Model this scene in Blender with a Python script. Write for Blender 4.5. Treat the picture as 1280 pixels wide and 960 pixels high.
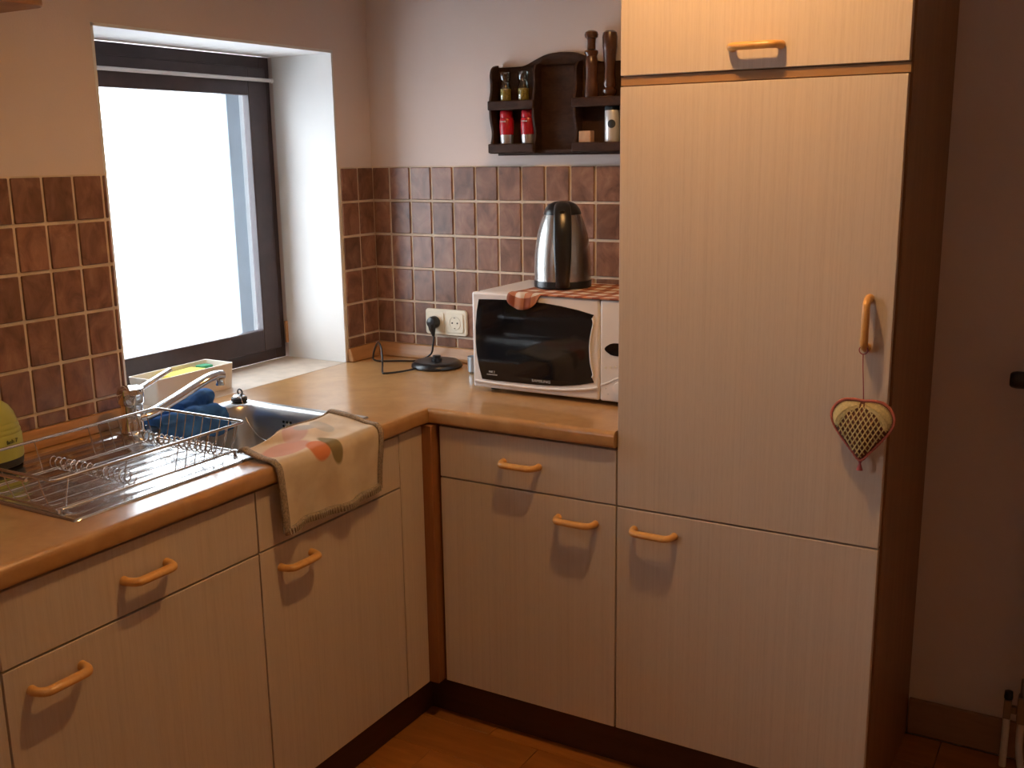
import bpy, bmesh, math, random
from mathutils import Vector, Matrix, noise
random.seed(7)
for o in list(bpy.data.objects): bpy.data.objects.remove(o)
S = bpy.context.scene
C = S.collection
PI = math.pi

# ------------------------------------------------------------------ camera
cam = bpy.data.cameras.new('camera'); camo = bpy.data.objects.new('camera', cam); C.objects.link(camo)
FPX = 1304.014
cam.sensor_width = 36; cam.sensor_fit = 'HORIZONTAL'; cam.lens = FPX / 1280 * 36
CM = Matrix.Rotation(0.52929, 4, 'Z') @ Matrix.Rotation(PI/2 - 0.21611, 4, 'X') @ Matrix.Rotation(-0.01463, 4, 'Z')
CM.translation = (2.08487, -2.70234, 1.51476)
camo.matrix_world = CM
cam.clip_start = .05; cam.clip_end = 500
S.camera = camo

# ------------------------------------------------------------------ daylight, exposure
W = bpy.data.worlds.new('overcast_sky'); S.world = W; W.use_nodes = True
bg = W.node_tree.nodes['Background']
bg.inputs[0].default_value = (.84, .92, 1.0, 1); bg.inputs[1].default_value = 8.0
pl = bpy.data.lights.new('window_daylight_portal', 'AREA'); pl.shape = 'RECTANGLE'; pl.size = .95; pl.size_y = .95
plo = bpy.data.objects.new('window_daylight_portal', pl); C.objects.link(plo)
plo.location = (-.43, -.6, 1.35); plo.rotation_euler = (0, -PI/2, 0)
pl.cycles.is_portal = True
pl2 = pl.copy(); pl2.size = 1.3; pl2.size_y = 1.1; plo2 = bpy.data.objects.new('added_fill_window_portal', pl2); C.objects.link(plo2)  # portal for the added fill light window
plo2.location = (-.43, -2.91, 1.65); plo2.rotation_euler = (0, -PI/2, 0)
LAMP_POS = (1.30, -1.04, 2.35)
LAMP_STRENGTH = 610.0
LAMP_COLOR = (1.0, .56, .21)
S.view_settings.view_transform = 'Standard'; S.view_settings.look = 'None'
S.view_settings.gamma = 1; S.view_settings.use_curve_mapping = False
S.view_settings.exposure = 0.20

# ------------------------------------------------------------------ materials
MATS = {}
def newmat(name):
    m = bpy.data.materials.new(name); m.use_nodes = True; MATS[name] = m
    nt = m.node_tree; b = nt.nodes['Principled BSDF']
    return m, nt, b
def nd(nt, t, **kw):
    n = nt.nodes.new(t)
    for k, v in kw.items():
        if k in n.inputs: n.inputs[k].default_value = v
        else: setattr(n, k, v)
    return n
def ramp(nt, fac, stops):
    r = nt.nodes.new('ShaderNodeValToRGB'); e = r.color_ramp.elements
    while len(e) < len(stops): e.new(.5)
    for i, (p, c) in enumerate(stops): e[i].position = p; e[i].color = (*c, 1)
    nt.links.new(fac, r.inputs[0]); return r
def worldpos(nt, scale):
    g = nt.nodes.new('ShaderNodeNewGeometry'); m = nt.nodes.new('ShaderNodeMapping')
    m.inputs['Scale'].default_value = scale; nt.links.new(g.outputs['Position'], m.inputs['Vector']); return m.outputs[0]
def objpos(nt, scale):
    g = nt.nodes.new('ShaderNodeTexCoord'); m = nt.nodes.new('ShaderNodeMapping')
    m.inputs['Scale'].default_value = scale; nt.links.new(g.outputs['Object'], m.inputs['Vector']); return m.outputs[0]
def bump(nt, b, h, strength, dist=.002):
    n = nd(nt, 'ShaderNodeBump', Strength=strength, Distance=dist)
    nt.links.new(h, n.inputs['Height']); nt.links.new(n.outputs[0], b.inputs['Normal'])
def plain(name, col, rough=.5, metal=0, bumpy=None, spec=None, var=.06, vs=12):
    m, nt, b = newmat(name)
    n = nd(nt, 'ShaderNodeTexNoise', Scale=1.0, Detail=3.0); nt.links.new(worldpos(nt, (vs,)*3), n.inputs['Vector'])
    lo = tuple(max(0, c*(1-var)) for c in col); hi = tuple(min(1, c*(1+var)) for c in col)
    r = ramp(nt, n.outputs[0], [(.35, lo), (.65, hi)]); nt.links.new(r.outputs[0], b.inputs['Base Color'])
    b.inputs['Roughness'].default_value = rough; b.inputs['Metallic'].default_value = metal
    if spec is not None: b.inputs['Specular IOR Level'].default_value = spec
    if bumpy:
        n2 = nd(nt, 'ShaderNodeTexNoise', Scale=1.0, Detail=4.0); nt.links.new(worldpos(nt, (bumpy[0],)*3), n2.inputs['Vector'])
        bump(nt, b, n2.outputs[0], bumpy[1])
    return m
def wood(name, c1, c2, scale, rough=.4, world=True, bs=.08, coat=0):
    m, nt, b = newmat(name)
    v = (worldpos if world else objpos)(nt, scale)
    n = nd(nt, 'ShaderNodeTexNoise', Scale=1.0, Detail=6.0, Roughness=.6, Distortion=.6); nt.links.new(v, n.inputs['Vector'])
    r = ramp(nt, n.outputs[0], [(.3, c1), (.7, c2)]); nt.links.new(r.outputs[0], b.inputs['Base Color'])
    b.inputs['Roughness'].default_value = rough; b.inputs['Coat Weight'].default_value = coat
    b.inputs['Coat Roughness'].default_value = .15
    bump(nt, b, n.outputs[0], bs)
    return m
plain('wall_paint', (.72, .61, .565), .85, bumpy=(220, .25), var=.025, vs=3)
plain('reveal_paint', (.80, .80, .79), .8, bumpy=(150, .25), var=.03, vs=5)
plain('ceiling_paint', (.8, .77, .73), .9)
wood('panelling', (.36, .19, .08), (.48, .27, .12), (30, 30, 3), .5)
plain('outside_wall', (.75, .75, .74), .9)
plain('sill_stone', (.60, .51, .42), .4, var=.08, vs=25)
plain('snow', (.85, .87, .9), .9)
plain('grout', (.66, .55, .43), .85, bumpy=(400, .3), var=.12, vs=20)
# cream laminate with fine vertical stripes
m, nt, b = newmat('cream_laminate')
n = nd(nt, 'ShaderNodeTexNoise', Scale=1.0, Detail=3.0, Roughness=.6); nt.links.new(worldpos(nt, (170, 170, 1.0)), n.inputs['Vector'])
n2 = nd(nt, 'ShaderNodeTexNoise', Scale=1.0, Detail=2.0); nt.links.new(worldpos(nt, (420, 420, 30)), n2.inputs['Vector'])
mx = nd(nt, 'ShaderNodeMix', data_type='FLOAT'); mx.inputs[0].default_value = .35
nt.links.new(n.outputs[0], mx.inputs[2]); nt.links.new(n2.outputs[0], mx.inputs[3])
r = ramp(nt, mx.outputs[0], [(.3, (.575, .475, .385)), (.5, (.635, .535, .44)), (.7, (.67, .57, .47))])
nt.links.new(r.outputs[0], b.inputs['Base Color']); b.inputs['Roughness'].default_value = .55; bump(nt, b, mx.outputs[0], .12)
# glazed brown tile
m, nt, b = newmat('brown_tile')
oi = nt.nodes.new('ShaderNodeObjectInfo')
add = nt.nodes.new('ShaderNodeVectorMath'); add.operation = 'MULTIPLY_ADD'
cv = nt.nodes.new('ShaderNodeCombineXYZ'); nt.links.new(oi.outputs['Random'], cv.inputs[0]); nt.links.new(oi.outputs['Random'], cv.inputs[2])
nt.links.new(cv.outputs[0], add.inputs[0]); add.inputs[1].default_value = (57, 57, 91); nt.links.new(objpos(nt, (22, 22, 14)), add.inputs[2])
n = nd(nt, 'ShaderNodeTexNoise', Scale=1.0, Detail=5.0, Roughness=.62, Distortion=.8); nt.links.new(add.outputs[0], n.inputs['Vector'])
r = ramp(nt, n.outputs[0], [(.28, (.102, .046, .029)), (.46, (.20, .094, .059)), (.6, (.265, .132, .086)), (.75, (.35, .20, .135))])
hs = nt.nodes.new('ShaderNodeHueSaturation'); nt.links.new(r.outputs[0], hs.inputs['Color'])
mr = nd(nt, 'ShaderNodeMapRange'); nt.links.new(oi.outputs['Random'], mr.inputs[0]); mr.inputs[3].default_value = .8; mr.inputs[4].default_value = 1.2
nt.links.new(mr.outputs[0], hs.inputs['Value']); nt.links.new(hs.outputs[0], b.inputs['Base Color'])
b.inputs['Roughness'].default_value = .32; bump(nt, b, n.outputs[0], .25, .003)
wood('counter_oak', (.41, .215, .078), (.54, .305, .125), (14, 14, 14), .28, coat=.5, bs=.02)
wood('beech_handle', (.66, .33, .09), (.77, .42, .13), (60, 60, 20), .35, coat=.3)
wood('brown_veneer', (.21, .098, .040), (.29, .145, .062), (30, 30, 2.5), .45)
wood('post_wood', (.23, .085, .028), (.32, .13, .045), (40, 40, 3), .45)
wood('rail_wood', (.28, .15, .06), (.36, .20, .085), (8, 8, 60), .5)
wood('plinth_wood', (.060, .022, .012), (.085, .033, .018), (5, 5, 40), .5)
wood('upstand_wood', (.36, .17, .06), (.48, .25, .10), (8, 8, 60), .4)
wood('window_wood', (.040, .025, .028), (.065, .042, .044), (25, 12, 12), .4)
wood('spice_wood', (.026, .011, .007), (.060, .028, .016), (30, 30, 60), .55)
wood('mill_wood', (.060, .020, .009), (.11, .040, .017), (60, 60, 20), .25, coat=.4)
wood('block_wood', (.45, .25, .14), (.62, .40, .24), (60, 90, 30), .5)
wood('shelf_wood', (.26, .12, .05), (.36, .18, .08), (10, 10, 40), .5)
wood('skirting_wood', (.30, .17, .10), (.38, .22, .13), (6, 6, 40), .5)
m = wood('floor_wood', (.27, .095, .018), (.40, .155, .034), (5, 30, 10), .35, world=False, coat=.2)
nt = m.node_tree; b = nt.nodes['Principled BSDF']; src = b.inputs['Base Color'].links[0].from_socket
oi = nt.nodes.new('ShaderNodeObjectInfo'); hs = nt.nodes.new('ShaderNodeHueSaturation'); mr = nd(nt, 'ShaderNodeMapRange')
nt.links.new(oi.outputs['Random'], mr.inputs[0]); mr.inputs[3].default_value = .75; mr.inputs[4].default_value = 1.2
nt.links.new(mr.outputs[0], hs.inputs['Value']); nt.links.new(src, hs.inputs['Color']); nt.links.new(hs.outputs[0], b.inputs['Base Color'])
plain('floor_joint', (.12, .05, .02), .8)
def steel(name, col, rough, sc):
    m, nt, b = newmat(name)
    n = nd(nt, 'ShaderNodeTexNoise', Scale=1.0, Detail=3.0); nt.links.new(worldpos(nt, sc), n.inputs['Vector'])
    r = ramp(nt, n.outputs[0], [(.3, tuple(c*.93 for c in col)), (.7, col)]); nt.links.new(r.outputs[0], b.inputs['Base Color'])
    b.inputs['Metallic'].default_value = 1; b.inputs['Roughness'].default_value = rough; bump(nt, b, n.outputs[0], .05, .001)
steel('sink_steel', (.68, .67, .66), .20, (30, 250, 30))
steel('bowl_steel', (.60, .59, .58), .30, (30, 250, 30))
steel('chrome', (.82, .82, .83), .06, (3, 3, 3))
steel('brushed_steel', (.62, .60, .57), .24, (15, 15, 500))
steel('wire_steel', (.72, .72, .72), .2, (40, 40, 40))
steel('pipe_metal', (.30, .26, .22), .4, (30, 30, 30))
plain('white_plastic', (.80, .76, .74), .35, spec=.5, var=.02)
MATS['spice_wood'].node_tree.nodes['Principled BSDF'].inputs['Specular IOR Level'].default_value = .2
plain('cream_plastic', (.78, .73, .60), .4, var=.02)
plain('box_plastic', (.80, .74, .66), .45, var=.02)
plain('black_plastic', (.014, .014, .016), .3, var=.1)
plain('dark_slot', (.006, .006, .006), .8)
plain('rubber', (.02, .02, .022), .6)
m, nt, b = newmat('door_glass')
n = nd(nt, 'ShaderNodeTexNoise', Scale=3.0); r = ramp(nt, n.outputs[0], [(.3, (.006, .006, .008)), (.7, (.008, .008, .01))])
nt.links.new(r.outputs[0], b.inputs['Base Color']); b.inputs['Roughness'].default_value = .05; b.inputs['Specular IOR Level'].default_value = .55
plain('print_grey', (.55, .55, .55), .5)
plain('print_dark', (.06, .07, .03), .6)
plain('radiator_white', (.62, .56, .50), .4, var=.02)
plain('blue_cloth', (.030, .125, .36), .95, bumpy=(500, .6), var=.25, vs=30)
plain('yellow_sponge', (.86, .74, .12), .95, bumpy=(700, .8), var=.1)
plain('green_scourer', (.05, .28, .14), .95, bumpy=(800, .8), var=.15)
plain('soap_bottle', (.40, .40, .075), .35, var=.06)
plain('bottle_foot', (.03, .028, .03), .4)
plain('red_can', (.42, .010, .022), .3, var=.1)
plain('silver_can', (.62, .62, .63), .3, metal=.8)
plain('white_can', (.74, .75, .77), .28, metal=.35, var=.03)
plain('navy_print', (.03, .045, .06), .5)
plain('spice_gold', (.62, .46, .07), .35, var=.35, vs=300)
plain('yarn_cream', (.62, .52, .25), .95, bumpy=(900, .8), var=.12, vs=300)
plain('yarn_pink', (.58, .17, .13), .95, bumpy=(900, .8), var=.2, vs=40)
plain('yarn_dark', (.17, .07, .045), .95, var=.2, vs=60)
plain('string_red', (.35, .08, .09), .9)
plain('lace_grey', (.33, .26, .19), .95, bumpy=(600, .8), var=.3, vs=260)
plain('lace_stitch', (.62, .55, .42), .95, var=.15, vs=200)
plain('shutter_rail', (.34, .42, .50), .5)
plain('shade_enamel', (.55, .45, .33), .6)
plain('bark', (.25, .24, .23), .9)
plain('grey_metal', (.42, .46, .50), .35, metal=.6)
def clear(name, col, refl, rough=.02):
    m = bpy.data.materials.new(name); m.use_nodes = True; MATS[name] = m; nt = m.node_tree
    nt.nodes.remove(nt.nodes['Principled BSDF']); out = nt.nodes['Material Output']
    t = nt.nodes.new('ShaderNodeBsdfTransparent'); t.inputs[0].default_value = (*col, 1)
    g = nt.nodes.new('ShaderNodeBsdfGlossy'); g.inputs['Roughness'].default_value = rough
    lw = nd(nt, 'ShaderNodeLayerWeight', Blend=.5); pw_ = nd(nt, 'ShaderNodeMath', operation='POWER'); pw_.inputs[1].default_value = 5; nt.links.new(lw.outputs['Facing'], pw_.inputs[0])
    f = nd(nt, 'ShaderNodeMapRange'); f.inputs[3].default_value = refl; f.inputs[4].default_value = .9; nt.links.new(pw_.outputs[0], f.inputs[0]); mx = nt.nodes.new('ShaderNodeMixShader')
    nt.links.new(f.outputs[0], mx.inputs[0]); nt.links.new(t.outputs[0], mx.inputs[1]); nt.links.new(g.outputs[0], mx.inputs[2])
    nt.links.new(mx.outputs[0], out.inputs[0])
clear('window_glass', (.97, .98, .98), .04); clear('jar_glass', (.74, .76, .72), .16)
m, nt, b = newmat('lamp_glass')
b.inputs['Base Color'].default_value = (.9, .85, .75, 1); b.inputs['Emission Color'].default_value = (*LAMP_COLOR, 1)
b.inputs['Emission Strength'].default_value = LAMP_STRENGTH
# check cloth
m, nt, b = newmat('check_cloth')
tc = nt.nodes.new('ShaderNodeTexCoord'); sp = nt.nodes.new('ShaderNodeSeparateXYZ'); nt.links.new(tc.outputs['UV'], sp.inputs[0])
def stripe(sock, k, duty):
    a = nd(nt, 'ShaderNodeMath', operation='MULTIPLY'); a.inputs[1].default_value = k; nt.links.new(sock, a.inputs[0])
    f = nd(nt, 'ShaderNodeMath', operation='FRACT'); nt.links.new(a.outputs[0], f.inputs[0])
    g = nd(nt, 'ShaderNodeMath', operation='LESS_THAN'); nt.links.new(f.outputs[0], g.inputs[0]); g.inputs[1].default_value = duty; return g.outputs[0]
s1, s2 = stripe(sp.outputs[0], 7, .45), stripe(sp.outputs[1], 7, .45)
ad = nd(nt, 'ShaderNodeMath', operation='ADD'); nt.links.new(s1, ad.inputs[0]); nt.links.new(s2, ad.inputs[1])
hf = nd(nt, 'ShaderNodeMath', operation='MULTIPLY'); hf.inputs[1].default_value = .5; nt.links.new(ad.outputs[0], hf.inputs[0])
r = ramp(nt, hf.outputs[0], [(0, (.76, .66, .58)), (.5, (.50, .21, .12)), (1, (.26, .07, .035))]); r.color_ramp.interpolation = 'CONSTANT'
r.color_ramp.elements[1].position = .25; r.color_ramp.elements[2].position = .75
nt.links.new(r.outputs[0], b.inputs['Base Color']); b.inputs['Roughness'].default_value = .95
# fruit towel: cream cloth with printed fruit (UV in metres: u along the width, v from the back edge)
m, nt, b = newmat('fruit_towel')
tc = nt.nodes.new('ShaderNodeTexCoord')
def blob(cx, cy, rx, ry, rot=0):
    mp = nt.nodes.new('ShaderNodeMapping'); mp.vector_type = 'TEXTURE'
    mp.inputs['Location'].default_value = (cx, cy, 0); mp.inputs['Scale'].default_value = (rx, ry, 1); mp.inputs['Rotation'].default_value = (0, 0, rot)
    nt.links.new(tc.outputs['UV'], mp.inputs[0])
    ln = nd(nt, 'ShaderNodeVectorMath', operation='LENGTH'); nt.links.new(mp.outputs[0], ln.inputs[0])
    rr = nd(nt, 'ShaderNodeMapRange'); rr.inputs[1].default_value = 1.08; rr.inputs[2].default_value = .9; nt.links.new(ln.outputs['Value'], rr.inputs[0]); return rr.outputs[0]
nz = nd(nt, 'ShaderNodeTexNoise', Scale=14.0, Detail=4.0); nt.links.new(tc.outputs['UV'], nz.inputs['Vector'])
r = ramp(nt, nz.outputs[0], [(.35, (.62, .50, .36)), (.65, (.74, .64, .49))]); cur = r.outputs[0]
for (bl, col) in [((.085, .085, .075, .030, .25), (.62, .33, .27)), ((.165, .050, .055, .030, -.3), (.58, .36, .31)), ((.215, .045, .030, .018, .3), (.42, .42, .40)),
                  ((.148, .140, .031, .034, .2), (.62, .17, .05)), ((.192, .150, .020, .046, -.12), (.20, .155, .055)), ((.255, .060, .024, .040, .5), (.50, .47, .40))]:
    mx = nd(nt, 'ShaderNodeMix', data_type='RGBA'); fm = nd(nt, 'ShaderNodeMath', operation='MULTIPLY'); fm.inputs[1].default_value = .88
    nt.links.new(blob(*bl), fm.inputs[0]); nt.links.new(fm.outputs[0], mx.inputs[0]); nt.links.new(cur, mx.inputs[6]); mx.inputs[7].default_value = (*col, 1); cur = mx.outputs[2]
nt.links.new(cur, b.inputs['Base Color']); b.inputs['Roughness'].default_value = .95
n2 = nd(nt, 'ShaderNodeTexNoise', Scale=700.0); nt.links.new(tc.outputs['UV'], n2.inputs['Vector']); bump(nt, b, n2.outputs[0], .3)

# ------------------------------------------------------------------ geometry helpers
ORG = {}
class MB:
    def __init__(s): s.v = []; s.f = []; s.uv = None
    def add(s, vs, fs):
        k = len(s.v); s.v += [Vector(p) for p in vs]; s.f += [tuple(i+k for i in f) for f in fs]; return s
    def box(s, x0, x1, y0, y1, z0, z1):
        x0, x1 = sorted((x0, x1)); y0, y1 = sorted((y0, y1)); z0, z1 = sorted((z0, z1))
        return s.add([(x0,y0,z0),(x1,y0,z0),(x1,y1,z0),(x0,y1,z0),(x0,y0,z1),(x1,y0,z1),(x1,y1,z1),(x0,y1,z1)],
                     [(0,3,2,1),(4,5,6,7),(0,1,5,4),(1,2,6,5),(2,3,7,6),(3,0,4,7)])
    def tube(s, path, r, n=8, closed=False, squash=None):
        P = [Vector(p) for p in path]; m = len(P); rs = r if isinstance(r, (list, tuple)) else [r]*m
        T = []
        for i in range(m):
            a = P[(i-1) % m] if closed or i > 0 else P[i]; c = P[(i+1) % m] if closed or i < m-1 else P[i]
            t = c - a; T.append(t.normalized() if t.length > 1e-9 else Vector((0,0,1)))
        up = Vector((0,0,1)) if abs(T[0].z) < .9 else Vector((1,0,0))
        N = (up - T[0]*up.dot(T[0])).normalized(); vs = []
        for i in range(m):
            N = (N - T[i]*N.dot(T[i])); N = N.normalized() if N.length > 1e-6 else T[i].orthogonal().normalized()
            B = T[i].cross(N)
            for k in range(n):
                a = 2*PI*k/n; vs.append(P[i] + (N*math.cos(a) + B*math.sin(a))*rs[i])
        fs = []
        for i in range(m if closed else m-1):
            j = (i+1) % m
            for k in range(n): fs.append((i*n+k, i*n+(k+1) % n, j*n+(k+1) % n, j*n+k))
        if not closed: fs += [tuple(range(n-1, -1, -1)), tuple((m-1)*n+k for k in range(n))]
        return s.add(vs, fs)
    def lathe(s, prof, c=(0,0,0), n=24, caps=True):
        c = Vector(c); vs = []; fs = []
        for (r, z) in prof:
            for k in range(n):
                a = 2*PI*k/n; vs.append(c + Vector((r*math.cos(a), r*math.sin(a), z)))
        for i in range(len(prof)-1):
            for k in range(n): fs.append((i*n+k, i*n+(k+1) % n, (i+1)*n+(k+1) % n, (i+1)*n+k))
        if caps: fs += [tuple(range(n-1, -1, -1)), tuple((len(prof)-1)*n+k for k in range(n))]
        return s.add(vs, fs)
    def prism(s, poly, fn0, fn1):
        n = len(poly); vs = [fn0(p) for p in poly] + [fn1(p) for p in poly]
        fs = [tuple(range(n-1, -1, -1)), tuple(range(n, 2*n))] + [(k, (k+1) % n, n+(k+1) % n, n+k) for k in range(n)]
        return s.add(vs, fs)
    def rings(s, R, cap0=False, cap1=False):
        n = len(R[0]); vs = [p for r in R for p in r]; fs = []
        for i in range(len(R)-1):
            for k in range(n): fs.append((i*n+k, i*n+(k+1) % n, (i+1)*n+(k+1) % n, (i+1)*n+k))
        if cap0: fs.append(tuple(range(n-1, -1, -1)))
        if cap1: fs.append(tuple((len(R)-1)*n+k for k in range(n)))
        return s.add(vs, fs)
    def grid(s, nu, nv, fn, uvfn=None):
        vs = [fn(i/nu, j/nv) for j in range(nv+1) for i in range(nu+1)]
        fs = [(j*(nu+1)+i, j*(nu+1)+i+1, (j+1)*(nu+1)+i+1, (j+1)*(nu+1)+i) for j in range(nv) for i in range(nu)]
        if uvfn: s.uv = [uvfn(i/nu, j/nv) for j in range(nv+1) for i in range(nu+1)]
        return s.add(vs, fs)
def origin_of(p): return ORG.get(p.name, Vector((0,0,0))) if p else Vector((0,0,0))
def build(name, mb, mat, parent=None, bevel=0, smooth=None, seg=2, loc=None, recalc=True):
    """one mesh object; vertices are given in world space (or about loc)"""
    me = bpy.data.meshes.new(name)
    o0 = Vector(loc) if loc is not None else origin_of(parent)
    me.from_pydata([tuple(v - o0) for v in mb.v], [], mb.f)
    if mb.uv:
        ul = me.uv_layers.new(name='uv')
        for l in me.loops: ul.data[l.index].uv = mb.uv[l.vertex_index]
    bm = bmesh.new(); bm.from_mesh(me)
    if recalc: bmesh.ops.recalc_face_normals(bm, faces=bm.faces)
    rs_ = None
    if bevel: rs_ = bmesh.ops.bevel(bm, geom=[e for e in bm.edges if len(e.link_faces) == 2 and e.calc_face_angle() > .6], offset=bevel, segments=seg, profile=.5, affect='EDGES')
    if rs_:
        for f in rs_['faces']: f.smooth = True       # only the rounded edges are smooth, the flats stay flat
    bm.to_mesh(me); bm.free()
    if smooth and not bevel:
        me.shade_smooth(); me.set_sharp_from_angle(angle=math.radians(smooth))
    me.materials.append(MATS[mat])
    o = bpy.data.objects.new(name, me); C.objects.link(o); ORG[o.name] = o0
    if parent: o.parent = parent; o.location = o0 - origin_of(parent)
    else: o.location = o0
    return o
def tag(o, label=None, cat=None, group=None, kind=None):
    if label: o['label'] = label
    if cat: o['category'] = cat
    if group: o['group'] = group
    if kind: o['kind'] = kind
    return o
def thing(name, loc, label=None, cat=None, group=None, kind=None):
    o = bpy.data.objects.new(name, None); C.objects.link(o); o.location = loc; o.empty_display_size = .05
    ORG[o.name] = Vector(loc); return tag(o, label, cat, group, kind)
def bake(o):
    dg = bpy.context.evaluated_depsgraph_get(); me = bpy.data.meshes.new_from_object(o.evaluated_get(dg))
    o.modifiers.clear(); o.data = me; return o
def cr(pts, k=8, closed=False):
    P = [Vector(p) for p in pts]; n = len(P); out = []
    for i in range(n if closed else n-1):
        g = lambda j: P[j % n] if closed else P[max(0, min(n-1, j))]
        a, b_, c, d = g(i-1), g(i), g(i+1), g(i+2)
        for q in range(k):
            t = q/k; out.append(.5*((2*b_) + (c-a)*t + (2*a-5*b_+4*c-d)*t*t + (3*b_-a-3*c+d)*t**3))
    if not closed: out.append(P[-1])
    return out
def rrect(x0, x1, y0, y1, r, z, k=6):
    out = []
    for (cx, cy, a0) in ((x1-r, y1-r, 0), (x0+r, y1-r, PI/2), (x0+r, y0+r, PI), (x1-r, y0+r, 1.5*PI)):
        for i in range(k+1):
            a = a0 + PI/2*i/k; out.append(Vector((cx + r*math.cos(a), cy + r*math.sin(a), z)))
    return out
def text(name, body, size, mat, parent, M, ext=.0003):
    cu = bpy.data.curves.new(name, 'FONT'); cu.body = body; cu.size = size; cu.extrude = ext; cu.align_x = 'CENTER'; cu.align_y = 'CENTER'; cu.resolution_u = 3
    t = bpy.data.objects.new(name+'_src', cu); C.objects.link(t)
    dg = bpy.context.evaluated_depsgraph_get(); me = bpy.data.meshes.new_from_object(t.evaluated_get(dg))
    bpy.data.objects.remove(t); me.transform(Matrix.Translation(-origin_of(parent)) @ M); me.materials.clear(); me.materials.append(MATS[mat])
    o = bpy.data.objects.new(name, me); C.objects.link(o); o.parent = parent; ORG[o.name] = origin_of(parent); return o
FACE_Y = Matrix.Rotation(PI/2, 4, 'X')        # text facing -y

# ------------------------------------------------------------------ dimensions from the photograph
DX, DY = .5675, .5476          # door planes of the window leg and of the rack-wall leg
ZC, ZB, ZDR = .882, .117, .698 # worktop, lower door edge, drawer joint
XF = 1.1063                    # left side of the tall unit
TW, TH, ZT = .0797, .1052, 1.485
YWR, YWL, ZWT = -.166, -1.022, 1.826   # window opening
ROOM_X, ROOM_Y, ROOM_Z = 2.9, -3.6, 2.47

# ------------------------------------------------------------------ room shell
fl = build('floor', MB().box(-.02, ROOM_X+.1, ROOM_Y-.1, .1, -.06, -.010), 'floor_joint'); tag(fl, 'orange brown wooden board floor', 'floor', kind='structure')
pw, plen = .135, .60; row = 0; y = -.56 + pw*4 + .002
mesh_cache = {}
def shared(key, mk, mat, bevel):
    if key not in mesh_cache:
        o = build('tmp', mk(), mat, bevel=bevel, seg=1, loc=(0,0,0)); mesh_cache[key] = o.data; bpy.data.objects.remove(o)
    return mesh_cache[key]
joints = {3: .744, 4: .893}
while y > ROOM_Y - .0:
    y1, y0 = min(y, 0), max(y - pw, ROOM_Y)
    if y1 - y0 > .02:
        off = joints.get(row, (row*.37) % plen); x = off - plen*math.ceil(off/plen)
        while x < ROOM_X:
            a, b_ = max(x, 0), min(x+plen, ROOM_X)
            if b_ - a > .02:
                w, h = round(b_-a, 4), round(y1-y0, 4)
                me = shared(('plank', w, h), lambda: MB().box(-w/2, w/2, -h/2, h/2, -.008, 0) if False else MB().box(-(w-.0016)/2, (w-.0016)/2, -(h-.0016)/2, (h-.0016)/2, -.010, 0), 'floor_wood', .001)
                o = bpy.data.objects.new('floor_board', me); C.objects.link(o); o.parent = fl; o.location = ((a+b_)/2, (y0+y1)/2, 0)
            x += plen
    y -= pw; row += 1
tag(build('ceiling', MB().box(-.0, ROOM_X, ROOM_Y, 0, ROOM_Z, ROOM_Z+.1), 'ceiling_paint'), 'white ceiling', 'ceiling', kind='structure')
wb = tag(build('wall_back', MB().box(-.42, ROOM_X+.1, 0, .12, -.06, ROOM_Z+.1), 'wall_paint'), 'pinkish white wall behind microwave and tall unit', 'wall', kind='structure')
wl_mb = MB()
Y2A, Y2B, Z2A, Z2B = -3.40, -2.42, 1.08, 2.22  # wall opening for the added fill light window
wl_mb.box(-.42, 0, Y2B, YWL, -.06, ROOM_Z+.1).box(-.42, 0, ROOM_Y, Y2A, -.06, ROOM_Z+.1).box(-.42, 0, Y2A, Y2B, -.06, Z2A).box(-.42, 0, Y2A, Y2B, Z2B, ROOM_Z+.1)
wl_mb.box(-.42, 0, YWR, 0, -.06, ROOM_Z+.1).box(-.42, 0, YWL, YWR, -.06, ZC-.022).box(-.42, 0, YWL, YWR, ZWT, ROOM_Z+.1)
wl = tag(build('wall_left', wl_mb, 'wall_paint'), 'pinkish white wall with the window opening', 'wall', kind='structure')
tag(build('wall_right', MB().box(ROOM_X, ROOM_X+.1, ROOM_Y, 0, -.06, ROOM_Z+.1), 'panelling'), 'plain wall on the radiator side', 'wall', kind='structure')
tag(build('wall_front', MB().box(-.42, ROOM_X+.1, ROOM_Y-.1, ROOM_Y, -.06, ROOM_Z+.1), 'panelling'), 'plain wall facing the kitchen units', 'wall', kind='structure')
tag(build('baseboard_back', MB().box(1.712, ROOM_X, -.014, 0, 0.0, .098), 'skirting_wood', bevel=.003), 'low brown skirting board right of the tall unit', 'baseboard', kind='structure')
# white plaster lining of the window recess
rv = MB(); e = 0
rv.box(-.236, e, YWR-.0005, YWR-.008, ZC, ZWT-.0).box(-.236, e, YWL+.0005, YWL+.008, ZC, ZWT).box(-.236, e, YWL, YWR, ZWT-.008, ZWT-.0005)
rv.box(-.42, -.2785, YWR-.0005, YWR-.006, ZC-.02, ZWT).box(-.42, -.2785, YWL+.0005, YWL+.006, ZC-.02, ZWT)
build('reveal_lining', rv, 'reveal_paint', wl)

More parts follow.
